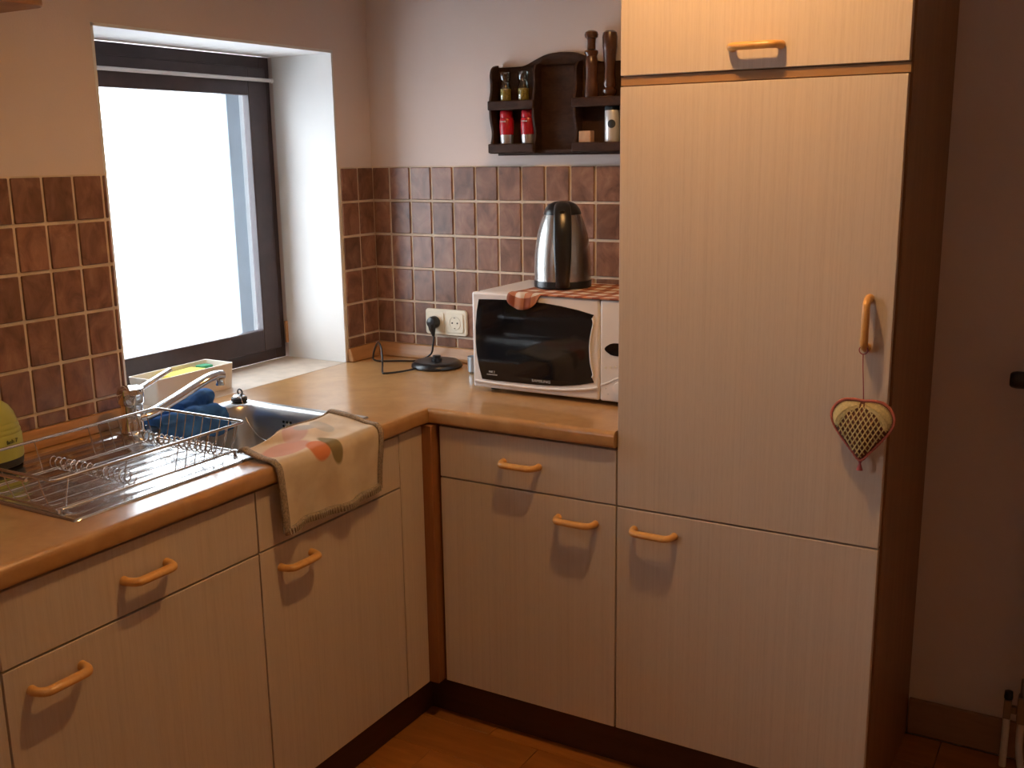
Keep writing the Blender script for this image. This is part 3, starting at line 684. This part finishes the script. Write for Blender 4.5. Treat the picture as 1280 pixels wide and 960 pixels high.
# ------------------------------------------------------------------ microwave
MX0, MX1, MY0, MY1, MZ0, MZ1 = .577, 1.066, -.334, -.03, .894, 1.156
mw = thing('microwave_oven', ((MX0+MX1)/2, (MY0+MY1)/2, ZC), 'white microwave oven with black door glass on the worktop', 'microwave')
build('casing', MB().box(MX0+.006, MX1-.006, MY0+.022, MY1, MZ0+.002, MZ1), 'white_plastic', mw, bevel=.005)
for (x, y) in ((MX0+.04, MY0+.05), (MX1-.04, MY0+.05), (MX0+.04, MY1-.04), (MX1-.04, MY1-.04)):
    build('foot', MB().lathe([(.012, ZC+.0003), (.014, MZ0+.004)], (x, y, 0), 14), 'rubber', mw)
XS = .9595
def shell(x0, x1, bulge=0):
    pts = [(x0+(x1-x0)*i/12, 0) for i in range(13)]
    mb = MB()
    poly = [(x0, MZ0), (x1, MZ0), (x1, MZ1), (x0, MZ1)]
    return mb.box(x0, x1, MY0, MY0+.0215, MZ0, MZ1)
build('door', shell(MX0, XS-.001), 'white_plastic', mw, bevel=.006, seg=3)
build('control_panel', shell(XS+.001, MX1), 'white_plastic', mw, bevel=.006, seg=3)
gp = cr([(.602,1.1365),(.66,1.1390),(.72,1.1405),(.795,1.1385),(.85,1.1330),(.90,1.1250),(.9435,1.1150)], 6) if False else None
outl = [Vector((x, 0, z)) for (x, z) in ((.600,1.1370),(.65,1.1390),(.70,1.1402),(.75,1.1395),(.80,1.1375),(.85,1.1325),(.90,1.1250),(.9435,1.1155),(.9375,1.1070),(.9415,1.0950),(.9360,1.070),(.9320,1.045),(.9315,1.020),(.9340,.990),(.9405,.9620),(.9375,.953),(.9440,.9400),(.90,.9290),(.85,.9215),(.80,.9185),(.75,.9175),(.70,.9172),(.65,.9172),(.606,.9180),(.597,.950),(.5905,.985),(.5880,1.02),(.5885,1.06),(.593,1.105))]
build('door_glass', MB().prism([(p.x, p.z) for p in outl], lambda p: (p[0], MY0-.0022, p[1]), lambda p: (p[0], MY0+.001, p[1])), 'door_glass', mw, bevel=.0008)
lip = [Vector((p.x+.0015, MY0-.0015, p.z)) for p in outl[7:17]]
build('door_grip_edge', MB().tube(cr(lip[1:-1], 4), .0024, 8), 'white_plastic', mw, smooth=60)
bw = cr([(MX0+.008, MY0-.002, .9115), (.65, MY0-.003, .9095), (.75, MY0-.003, .9085), (.85, MY0-.003, .9120), (.92, MY0-.003, .9205), (XS-.004, MY0-.002, .928)], 6)
build('lower_lip', MB().tube(bw, .0035, 8), 'white_plastic', mw, smooth=60)
text('brand_lettering', 'SAMSUNG', .0098, 'print_grey', mw, Matrix.Translation((.790, MY0-.0025, .9285)) @ FACE_Y @ Matrix.Diagonal((1.25, 1, 1, 1)))
text('model_lettering', 'M8E 2', .0075, 'print_grey', mw, Matrix.Translation((.638, MY0-.0025, .9405)) @ FACE_Y)
fpm = MB()
for i in range(11): fpm.box(.6225+.003*i, .6225+.003*i+.0018, MY0-.0027, MY0-.0018, .9318, .9342)
build('fine_print', fpm, 'print_grey', mw)
dz = cr([(.974, 0, 1.031), (.985, 0, 1.042), (1.000, 0, 1.047), (1.03, 0, 1.047), (1.045, 0, 1.044), (1.056, 0, 1.031), (1.045, 0, 1.018), (1.03, 0, 1.015), (1.000, 0, 1.015), (.985, 0, 1.020)], 4, closed=True)
build('display', MB().prism([(p.x, p.z) for p in dz], lambda p: (p[0], MY0-.002, p[1]), lambda p: (p[0], MY0+.001, p[1])), 'door_glass', mw)
for (x, z) in ((.976, .982), (.990, .984), (1.004, .986), (1.022, .988)):
    build('button', MB().tube([(x, MY0+.001, z), (x, MY0-.002, z)], .0028, 10), 'cream_plastic', mw, smooth=40)
build('knob', MB().rings([[Vector((1.018 + r*math.cos(a*PI/12), MY0-h, .932 + r*math.sin(a*PI/12))) for a in range(24)] for (r, h) in ((.017, -.001), (.0175, .006), (.016, .012), (.002, .0135))], True, True), 'white_plastic', mw, smooth=40)
for (x, z) in ((.978, .928), (.984, .914)): build('dial_mark', MB().tube([(x, MY0+.001, z), (x, MY0-.001, z)], .0018, 8), 'print_grey', mw)
build('panel_curve', MB().tube(cr([(XS+.003, MY0-.0005, .935), (.985, MY0-.0005, .944), (1.01, MY0-.0005, .957), (1.05, MY0-.0005, .966)], 6), .0022, 6), 'white_plastic', mw, smooth=60)
# small cup behind the oven
tag(build('small_metal_cup', MB().lathe([(.016, ZC+.0005), (.021, ZC+.006), (.022, ZC+.05), (.020, ZC+.05), (.019, ZC+.008), (.001, ZC+.006)], (.452, -.128, 0), 20), 'grey_metal', smooth=40), 'small grey metal cup between socket and microwave', 'cup')

# checked cloth under the kettle
def ck(u, v):
    x = .692 + .345*u + .010*math.sin(v*4); y = MY0+.024 + .245*(v-.18)/.82
    z = MZ1 + .0022 + .0012*(1+math.sin(u*14+v*5))*.5
    h = .040*max(0, 1 - ((u-.13)/.15)**2)**.6 if abs(u-.13) < .15 else 0
    if v < .18:
        t = (.18-v)/.18*(.030+h); y18 = MY0 + .024
        if t < .026: y = y18 - t; z = MZ1 + .0028 + .002*math.sin(t/.026*PI)*(h > 0)
        else: y = y18 - .026 - min(.005, (t-.026)*.5); z = MZ1 + .0028 - max(0, t-.028)
        if h > 0: y -= .0018*(1+math.sin(u*70))*min(1, t/.03)
    elif y < MY0 + .024: y = MY0 + .024
    return Vector((x, y, z))
cc = build('checked_cloth', MB().grid(60, 46, ck, lambda u, v: (u, v*.8)), 'check_cloth', smooth=60)
so = cc.modifiers.new('s', 'SOLIDIFY'); so.thickness = .002; so.offset = 0; bake(cc); cc.data.shade_smooth()
tag(cc, 'red and white checked cloth on the microwave beneath the kettle', 'cloth')

# kettle
KX, KY, KZ = .768, -.168, MZ1 + .0045
kt = thing('electric_kettle', (KX, KY, KZ), 'stainless steel electric kettle with black handle and lid on the microwave', 'kettle')
def L(r, z): return (r, KZ+z)
build('base_ring', MB().lathe([L(.072, 0), L(.0785, .003), L(.0785, .018), L(.0775, .020)], (KX, KY, 0), 40), 'black_plastic', kt, smooth=40)
build('body', MB().lathe([L(.0772, .0202), L(.0774, .055), L(.0762, .085), L(.0730, .115), L(.0678, .145), L(.0600, .172), L(.0500, .197)], (KX, KY, 0), 48), 'brushed_steel', kt, smooth=60)
lid = build('lid', MB().lathe([L(.0505, .1960), L(.0512, .1990), L(.0470, .2110), L(.0370, .2230), L(.0220, .2295), L(.0005, .2312)], (KX, KY, 0), 40), 'black_plastic', kt, smooth=60)
hd = Vector((2.085-KX, -2.702-KY, 0)).normalized(); hs_ = Vector((-hd.y, hd.x, 0))
def hp(o, z): return Vector((KX, KY, KZ+z)) + hd*o
hpth = cr([hp(.030, .2225), hp(.060, .2180), hp(.083, .198), hp(.098, .160), (hp(.104, .115)), hp(.102, .070), hp(.094, .032), hp(.080, .010)], 7)
vs = []; n = len(hpth)
for i, p in enumerate(hpth):
    T = (hpth[min(n-1, i+1)] - hpth[max(0, i-1)]).normalized(); U = hs_.cross(T).normalized(); t = i/(n-1)
    w = .019 + .005*math.sin(PI*min(1, t*1.15)); tk = .010
    vs.append([p + hs_*w*math.cos(a*PI/10) + U*tk*math.sin(a*PI/10) for a in range(20)])
build('handle', MB().rings(vs, True, True), 'black_plastic', kt, smooth=60)
build('handle_mount', MB().rings([[p + hs_*.012*math.cos(a*PI/8) + hd*.016*math.sin(a*PI/8) for a in range(16)] for p in [hp(.072, .021), hp(.070, .05), hp(.070, .06)]], True, True), 'black_plastic', kt, smooth=50)
gsl = cr([hp(.0725, .185)-hs_*.019, hp(.0775, .130)-hs_*.0165, hp(.0800, .080)-hs_*.018, hp(.0805, .045)-hs_*.016], 6)
build('water_gauge', MB().tube(gsl, .0042, 8), 'door_glass', kt, smooth=60)
sp0 = -hd
build('spout', MB().rings([[Vector((KX, KY, KZ)) + sp0*(.050+o) + hs_*.018*(1-o*14) * math.cos(a*PI/8) + Vector((0, 0, .172 + .022*math.sin(a*PI/8) + o*.3)) for a in range(16)] for o in (0, .012, .024)], True, True), 'brushed_steel', kt, smooth=50)
build('switch', MB().rings([[hp(o, .206) + hs_*.008*math.cos(a*PI/6) + Vector((0, 0, .005*math.sin(a*PI/6))) for a in range(12)] for o in (.078, .090, .092)], True, True), 'black_plastic', kt, smooth=40)

# kettle base with cord and plug
QX, QY = .300, -.106
ks = thing('kettle_base', (QX, QY, ZC), 'round black kettle base with cord and plug on the worktop', 'kettle base')
build('dish', MB().lathe([(.074, ZC+.0005), (.0785, ZC+.004), (.0775, ZC+.012), (.068, ZC+.0195), (.060, ZC+.0205), (.030, ZC+.0190), (.001, ZC+.0188)], (QX, QY, 0), 44), 'black_plastic', ks, smooth=50)
build('connector', MB().lathe([(.016, ZC+.0192), (.016, ZC+.027), (.0125, ZC+.030), (.0125, ZC+.036), (.001, ZC+.037)], (QX, QY, 0), 24), 'black_plastic', ks, smooth=40)
PXc, PZc = .2405, 1.006
cord = cr([(PXc+.003, -.040, PZc-.026), (.247, -.042, .962), (.246, -.046, .935), (.232, -.040, .905), (.200, -.060, ZC+.004), (.150, -.095, ZC+.004), (.082, -.126, ZC+.005), (.074, -.128, .906), (.105, -.15, .945), (.127, -.165, .952), (.150, -.185, .938), (.175, -.215, .905), (.210, -.262, ZC+.005), (.226, -.268, ZC+.004), (.250, -.235, ZC+.004), (.268, -.190, ZC+.005), (.283, -.160, ZC+.008)], 9)
build('cord', MB().tube(cord, .0030, 8), 'black_plastic', ks, smooth=60)
# two-gang wall socket
so_ = thing('wall_socket', (.277, -.007, PZc), 'cream double wall socket on the brown tiles', 'socket')
fr = build('frame', MB().prism([(p.x, p.y) for p in rrect(.2005, .3535, .9655, 1.0465, .010, 0, 5)], lambda p: (p[0], -.0062, p[1]), lambda p: (p[0], -.0165, p[1])), 'cream_plastic', so_, bevel=.0025)
for cx in (.2405, .3125):
    ins = build('insert', MB().prism([(p.x, p.y) for p in rrect(cx-.0305, cx+.0305, PZc-.0305, PZc+.0305, .007, 0, 4)], lambda p: (p[0], -.0166, p[1]), lambda p: (p[0], -.0195, p[1])), 'cream_plastic', so_, bevel=.001)
    wv = [(.0215, 0), (.0215, .0012), (.0195, .0012), (.0188, -.001), (.002, -.001)]
    build('well_ring', MB().rings([[Vector((cx + r*math.cos(a*PI/14), -.0197-z, PZc + r*math.sin(a*PI/14))) for a in range(28)] for (r, z) in ((.0215, 0), (.0212, .0012), (.0192, .0012), (.0185, .0002), (.0010, .0001))], False, True), 'cream_plastic', ins, smooth=40)
    for dx in (-.0095, .0095): build('pin_hole', MB().tube([(cx+dx, -.0190, PZc), (cx+dx, -.0203, PZc)], .0028, 10), 'dark_slot', ins)
    for dz_ in (-.0165, .0165): build('earth_clip', MB().box(cx-.003, cx+.003, -.0190, -.0212, PZc+dz_-.0015, PZc+dz_+.0015), 'brushed_steel', ins)
pb = MB().rings([[Vector((PXc + r*math.cos(a*PI/12), y, PZc + r*math.sin(a*PI/12))) for a in range(24)] for (r, y) in ((.0185, -.0215), (.0195, -.024), (.0195, -.038), (.0165, -.046), (.008, -.049))], True, True)
pb.tube([(PXc, -.040, PZc-.006), (PXc+.001, -.041, PZc-.022), (PXc+.003, -.0405, PZc-.030), (PXc+.005, -.0408, PZc-.042)], [.013, .0105, .0075, .0042], 12)
build('plug', pb, 'black_plastic', ks, smooth=50)

# ------------------------------------------------------------------ spice rack on the wall
FY = -.058; Y0 = -.0015
sr = thing('spice_rack', (.683, -.03, 1.513), 'dark brown wooden spice rack with wavy sides on the wall', 'spice rack')
XA, XB_, XC, XD = .474, .622, .744, .892
half = [(-.209, 1.513), (-.209, 1.742), (-.203, 1.762), (-.190, 1.760), (-.150, 1.758), (-.115, 1.763), (-.080, 1.777), (-.045, 1.789), (0, 1.793)]
pts = [(.683+x, z) for x, z in half]; top = cr([Vector((x, 0, z)) for x, z in pts[2:]], 5)
L_ = [(p.x, p.z) for p in top]; poly = [pts[0], pts[1]] + L_ + [(2*.683-x, z) for x, z in reversed(L_[:-1])] + [(2*.683-pts[1][0], pts[1][1]), (2*.683-pts[0][0], pts[0][1])]
build('back_panel', MB().prism(poly, lambda p: (p[0], Y0, p[1]), lambda p: (p[0], Y0-.009, p[1])), 'spice_wood', sr, bevel=.0015)
def side(x):
    prof = [(0, 1.519)] + [(-(-FY - .0 + .0) + 0, 0)]*0
    zz = [(1.519, .056), (1.545, .053), (1.560, .047), (1.580, .045), (1.600, .051), (1.618, .056), (1.638, .0575), (1.665, .0575), (1.690, .050), (1.712, .048), (1.735, .051), (1.752, .046), (1.762, .034), (1.766, .018)]
    c = cr([Vector((0, -d, z)) for z, d in zz], 4); pl_ = [(Y0-.009, 1.519)] + [(p.y, p.z) for p in c] + [(Y0-.009, 1.766)]
    build('side_board', MB().prism(pl_, lambda p: (x, p[0], p[1]), lambda p: (x+.008, p[0], p[1])), 'spice_wood', sr, bevel=.0012)
for x in (XA, XB_-.008, XC, XD-.008): side(x)
for (a, b_) in ((XA+.008, XB_-.008), (XC+.008, XD-.008)):
    for (z, lz) in ((1.526, 1.5205), (1.648, 1.640)):
        build('shelf', MB().box(a, b_, FY+.010, Y0-.009, z, z+.007), 'spice_wood', sr)
        sx0, sx1 = (a-.009, b_+.009)
        build('shelf_lip', MB().box(sx0, sx1, FY, FY-.007, lz, lz+.026), 'spice_wood', sr, bevel=.003)
build('bottom_rail', MB().box(XB_, XC, FY+.020, Y0-.009, 1.519, 1.528), 'spice_wood', sr)
YS = -.034
def lath(name, prof, x, y, z, mat, par, n=24): return build(name, MB().lathe([(r, z+h) for r, h in prof], (x, y, 0), n), mat, par, smooth=40)
for (x, lab) in ((.517, 'clear glass spice jar on the upper shelf, beside the outer rack side'), (.576, 'clear glass spice jar on the upper shelf, nearer the open middle')):
    j = thing('spice_jar', (x, YS, 1.655), lab, 'jar', 'glass jars on the spice rack'); z = 1.6553
    lath('glass', [(.0150, 0), (.0165, .003), (.0165, .048), (.0130, .058), (.0118, .064)], x, YS, z, 'jar_glass', j)
    lath('contents', [(.0140, .003), (.0152, .005), (.0152, .043), (.002, .045)], x, YS, z, 'spice_gold', j)
    lath('stopper', [(.0116, .0645), (.0150, .068), (.0165, .086), (.0150, .090), (.003, .092)], x, YS, z, 'jar_glass', j)
for (x, lab) in ((.519, 'red topped silver spice tin on the lower shelf, beside the outer rack side'), (.589, 'red topped silver spice tin on the lower shelf, nearer the open middle')):
    j = thing('spice_tin', (x, YS, 1.533), lab, 'tin', 'red spice tins on the spice rack'); z = 1.5333
    lath('can', [(.0170, 0), (.0178, .002), (.0195, .038)], x, YS, z, 'silver_can', j)
    lab_ = lath('label_band', [(.0198, .0385), (.0210, .058), (.0205, .078), (.0182, .085)], x, YS, z, 'red_can', j)
    lath('lid', [(.0179, .0855), (.0186, .088), (.0186, .102), (.016, .1055), (.002, .106)], x, YS, z, 'red_can', j)
    pm = MB()
    for i in range(4): pm.box(x-.009+.0048*i, x-.0058+.0048*i, YS-.0216, YS-.0205, z+.073, z+.0765)
    build('lettering', pm, 'print_grey', lab_)
mill = [(.0200, 0), (.0205, .006), (.0200, .03), (.0170, .055), (.0165, .072), (.0190, .092), (.0175, .108), (.0150, .118), (.0190, .126), (.0185, .132), (.0120, .136)]
x = .789
mm = thing('pepper_mill', (x, YS, 1.655), 'dark turned wooden mill with ball top on the spice rack upper shelf', 'mill', 'mills on the spice rack'); z = 1.6553
lath('body', mill, x, YS, z, 'mill_wood', mm); lath('neck', [(.0118, .1365), (.0112, .150), (.0120, .163)], x, YS, z, 'mill_wood', mm); lath('top', [(.0125, .1635), (.0175, .167), (.0190, .174), (.0165, .181), (.0090, .185), (.001, .186)], x, YS, z, 'mill_wood', mm)
x = .844
mm = thing('pepper_mill', (x, YS, 1.655), 'slender ringed dark wooden mill next to the tall unit', 'mill', 'mills on the spice rack')
lath('body', [(.0200, 0), (.0205, .008), (.0150, .013), (.0200, .020), (.0205, .028), (.0155, .034), (.0180, .040), (.0160, .06), (.0150, .085), (.0165, .110), (.0185, .130)], x, YS, z, 'mill_wood', mm)
lath('top', [(.0182, .1305), (.0200, .140), (.0205, .165), (.0185, .176), (.0120, .181), (.001, .182)], x, YS, z, 'mill_wood', mm)
x = .853
wc = thing('white_shaker', (x, YS, 1.533), 'white salt shaker with dark round emblem on the lower shelf of the spice rack', 'shaker'); z = 1.5333
cb = lath('can', [(.0200, 0), (.0212, .002), (.0212, .094), (.0205, .096)], x, YS, z, 'white_can', wc, 32); lath('lid', [(.0210, .0962), (.0212, .104), (.0190, .107), (.002, .108)], x, YS, z, 'navy_print', wc)
em = MB(); ev = []
for ri in range(5):
    for a in range(20):
        r = .0001 + .0028*ri; dx, dz_ = r*math.cos(a*PI/10), r*math.sin(a*PI/10); ang = dx/.0213; aa = -PI/2 + .30 + ang
        ev.append((x + .0215*math.cos(aa), YS + .0215*math.sin(aa), z+.060+dz_))
em.add(ev, [(ri*20+a, ri*20+(a+1) % 20, (ri+1)*20+(a+1) % 20, (ri+1)*20+a) for ri in range(4) for a in range(20)])
build('emblem', em, 'navy_print', cb)
tag(build('wooden_block', MB().box(.756, .792, -.046, -.020, 1.5332, 1.577), 'block_wood', bevel=.002), 'small light wooden block on the lower shelf of the spice rack', 'block')

# ------------------------------------------------------------------ crochet heart on the fridge door handle
HY = -DY - .0285; HX, HZ = 1.663, .966
ht = thing('crochet_heart', (HX, HY, HZ), 'crocheted heart ornament with pink edge hanging from the fridge door handle', 'ornament')
hp_ = [(0, .0515), (.018, .053), (.038, .050), (.053, .037), (.0590, .018), (.052, -.004), (.036, -.027), (.018, -.049), (0, -.068)]
oc = cr([Vector((x, 0, z)) for x, z in hp_] + [Vector((-x, 0, z)) for x, z in reversed(hp_[1:-1])], 6, closed=True)
HC = Vector((HX, HY, HZ)); PUFF = .016
def hs3(p, s, side=-1, lift=0): return HC + Vector((p.x*s, side*(PUFF*math.sqrt(max(0, 1-s*s)) + lift), p.z*s))
R = [[hs3(p, s, 1) for p in oc] for s in (.05, .4, .7, .9)] + [[hs3(p, 1) for p in oc]] + [[hs3(p, s, -1) for p in oc] for s in (.9, .7, .4, .05)]
build('stuffing', MB().rings(R, True, True), 'yarn_dark', ht, smooth=70)
import bisect
def smax(x, z):    # radial fraction of the point inside the heart outline
    a = math.atan2(z, x); best = None
    n = len(oc)
    for i in range(n):
        p, q = oc[i], oc[(i+1) % n]; d = Vector((math.cos(a), math.sin(a))); e_ = Vector((q.x-p.x, q.z-p.z)); den = d.x*e_.y - d.y*e_.x
        if abs(den) < 1e-12: continue
        t = (p.x*e_.y - p.z*e_.x)/den; u = (p.x*d.y - p.z*d.x)/den
        if t > 0 and -1e-6 <= u <= 1+1e-6: best = t if best is None else max(best, t)
    return math.hypot(x, z)/best if best else 2
net = MB()
for fam in (1, -1):
    dx, dz_ = math.cos(fam*1.05), math.sin(fam*1.05); nxx, nz_ = -dz_, dx
    k = -.072
    while k < .072:
        run = []
        for i in range(-30, 31):
            t = i*.0028; x, z = dx*t + nxx*k, dz_*t + nz_*k; s = smax(x, z)
            if s < .96: run.append(HC + Vector((x, -(PUFF*math.sqrt(1-s*s)+.0008), z)))
            else:
                if len(run) > 2: net.tube(run, .0015, 5)
                run = []
        if len(run) > 2: net.tube(run, .0015, 5)
        k += .0086
build('net', net, 'yarn_cream', ht, smooth=60)['kind'] = 'stuff'
no = len(oc)
for sg in (1, -1):
    band = MB(); vs = []; st_ = MB()
    seq = [i for i in range(no) if oc[i].z > -.004 and oc[i].x*sg > .004]; seq.sort(key=lambda i: math.atan2(oc[i].z, abs(oc[i].x)))
    for q, i in enumerate(seq):
        t = q/(len(seq)-1); inner = .62 + .20*abs(2*t-1)**2
        for k in range(5): s_ = inner + (.95-inner)*k/4; vs.append(hs3(oc[i], s_, -1, .0020 + .0018*math.sin(PI*k/4)))
        st_.tube([hs3(oc[i], inner+.12, -1, .0042), hs3(oc[i], .985, -1, .002)], .0010, 5)
    band.add(vs, [(5*i+k, 5*i+k+1, 5*i+k+6, 5*i+k+5) for i in range(len(seq)-1) for k in range(4)])
    build('crochet_lobe', band, 'yarn_cream', ht, smooth=70); build('lobe_stitches', st_, 'yarn_cream', ht)['kind'] = 'stuff'
sc = []
for i, p in enumerate(oc):
    for k in range(4):
        q = p.lerp(oc[(i+1) % no], k/4); s = 1.03 + .028*abs(math.sin((i*4+k)*PI/6)); sc.append(HC + Vector((q.x*s, -.001, q.z*s)))
build('pink_edging', MB().tube(sc, .0026, 6, closed=True), 'yarn_pink', ht, smooth=60)
build('string', MB().tube(cr([(1.6575, -DY-.032, 1.1375-.022), (1.6585, -DY-.031, 1.09), (1.661, -DY-.0285, 1.05), (HX, HY, HZ+.052)], 5), .0011, 6), 'string_red', ht)
build('string_loop', MB().tube([Vector((1.6575 + 0.0085*math.cos(a*PI/8), -DY-.030 + .0*a, 1.1235 + .0085*math.sin(a*PI/8))) for a in range(16)], .0011, 6, closed=True), 'string_red', ht)
build('tassel', MB().lathe([(.0025, -.068), (.0035, -.074), (.0022, -.078), (.006, -.090), (.0065, -.092)], (HX, HY, HZ), 12), 'string_red', ht, smooth=50)

# ------------------------------------------------------------------ radiator edge at the right, wall shelf, ceiling lamp
rd = thing('panel_radiator', (2.25, -.06, 0), 'radiator beside the tall unit with black thermostat knob and valves', 'radiator')
build('panel', MB().box(1.990, 2.62, -.105, -.035, .235, 1.03), 'radiator_white', rd, bevel=.008)
for i in range(5): build('bracket', MB().box(2.05+.13*i, 2.08+.13*i, -.036, -.0005, .6, .64), 'radiator_white', rd)
build('thermostat_knob', MB().rings([[Vector((x, -.07 + r*math.cos(a*PI/12), .988 + r*math.sin(a*PI/12))) for a in range(24)] for (x, r) in ((1.889, .015), (1.893, .0185), (1.902, .0205), (1.945, .0205), (1.956, .016), (1.992, .012))], True, True), 'black_plastic', rd, smooth=40)
build('valve_block', MB().box(1.940, 1.957, -.075, -.05, .135, .185).box(1.957, 1.970, -.07, -.055, .150, .168).box(1.970, 1.992, -.078, -.048, .130, .200).tube([(1.981, -.063, .19), (1.981, -.063, .245)], .008, 10).tube([(1.981, -.063, .238), (2.0, -.063, .246)], .008, 10), 'pipe_metal', rd, bevel=.002)
build('valve_cap', MB().lathe([(.010, .186), (.0105, .19), (.0095, .205), (.002, .208)], (1.9485, -.0625, 0), 16), 'black_plastic', rd, smooth=40)
for (x, bend) in ((1.9485, .0), (1.981, .010)):
    build('pipe', MB().tube(cr([(x, -.0625, .136), (x, -.0625, .08), (x+bend*.3, -.0625, .04), (x+bend, -.0625, .001)], 5), .0085, 12), 'radiator_white', rd, smooth=60)
sh = rrect(.0005, .20, -2.2, -1.275, .03, 0, 6)
tag(build('wall_shelf', MB().prism([(p.x, p.y) for p in sh], lambda p: (p[0], p[1], 1.814), lambda p: (p[0], p[1], 1.842)), 'shelf_wood', bevel=.003), 'brown wooden wall shelf with rounded corner above the drainer', 'shelf')
lp = thing('ceiling_lamp', (LAMP_POS[0], LAMP_POS[1], ROOM_Z), 'small globe ceiling lamp above the kitchen floor', 'lamp')
build('canopy', MB().lathe([(.055, ROOM_Z-.018), (.06, ROOM_Z-.001)], (LAMP_POS[0], LAMP_POS[1], 0), 24), 'white_plastic', lp, smooth=40)
build('shade', MB().lathe([(.122, LAMP_POS[2]-.064), (.118, LAMP_POS[2]-.045), (.085, LAMP_POS[2]+.025), (.022, LAMP_POS[2]+.052), (.020, LAMP_POS[2]+.050), (.082, LAMP_POS[2]+.021), (.115, LAMP_POS[2]-.046), (.119, LAMP_POS[2]-.064)], (LAMP_POS[0], LAMP_POS[1], 0), 40, caps=False), 'shade_enamel', lp, smooth=40)
build('stem', MB().lathe([(.012, LAMP_POS[2]+.035), (.012, ROOM_Z-.018)], (LAMP_POS[0], LAMP_POS[1], 0), 12), 'white_plastic', lp, smooth=40)
gl = MB().lathe([(.034*math.sin(PI*i/14)+.0003, LAMP_POS[2]-.034*math.cos(PI*i/14)) for i in range(15)], (LAMP_POS[0], LAMP_POS[1], 0), 20)
build('bulb', gl, 'lamp_glass', lp, smooth=80)
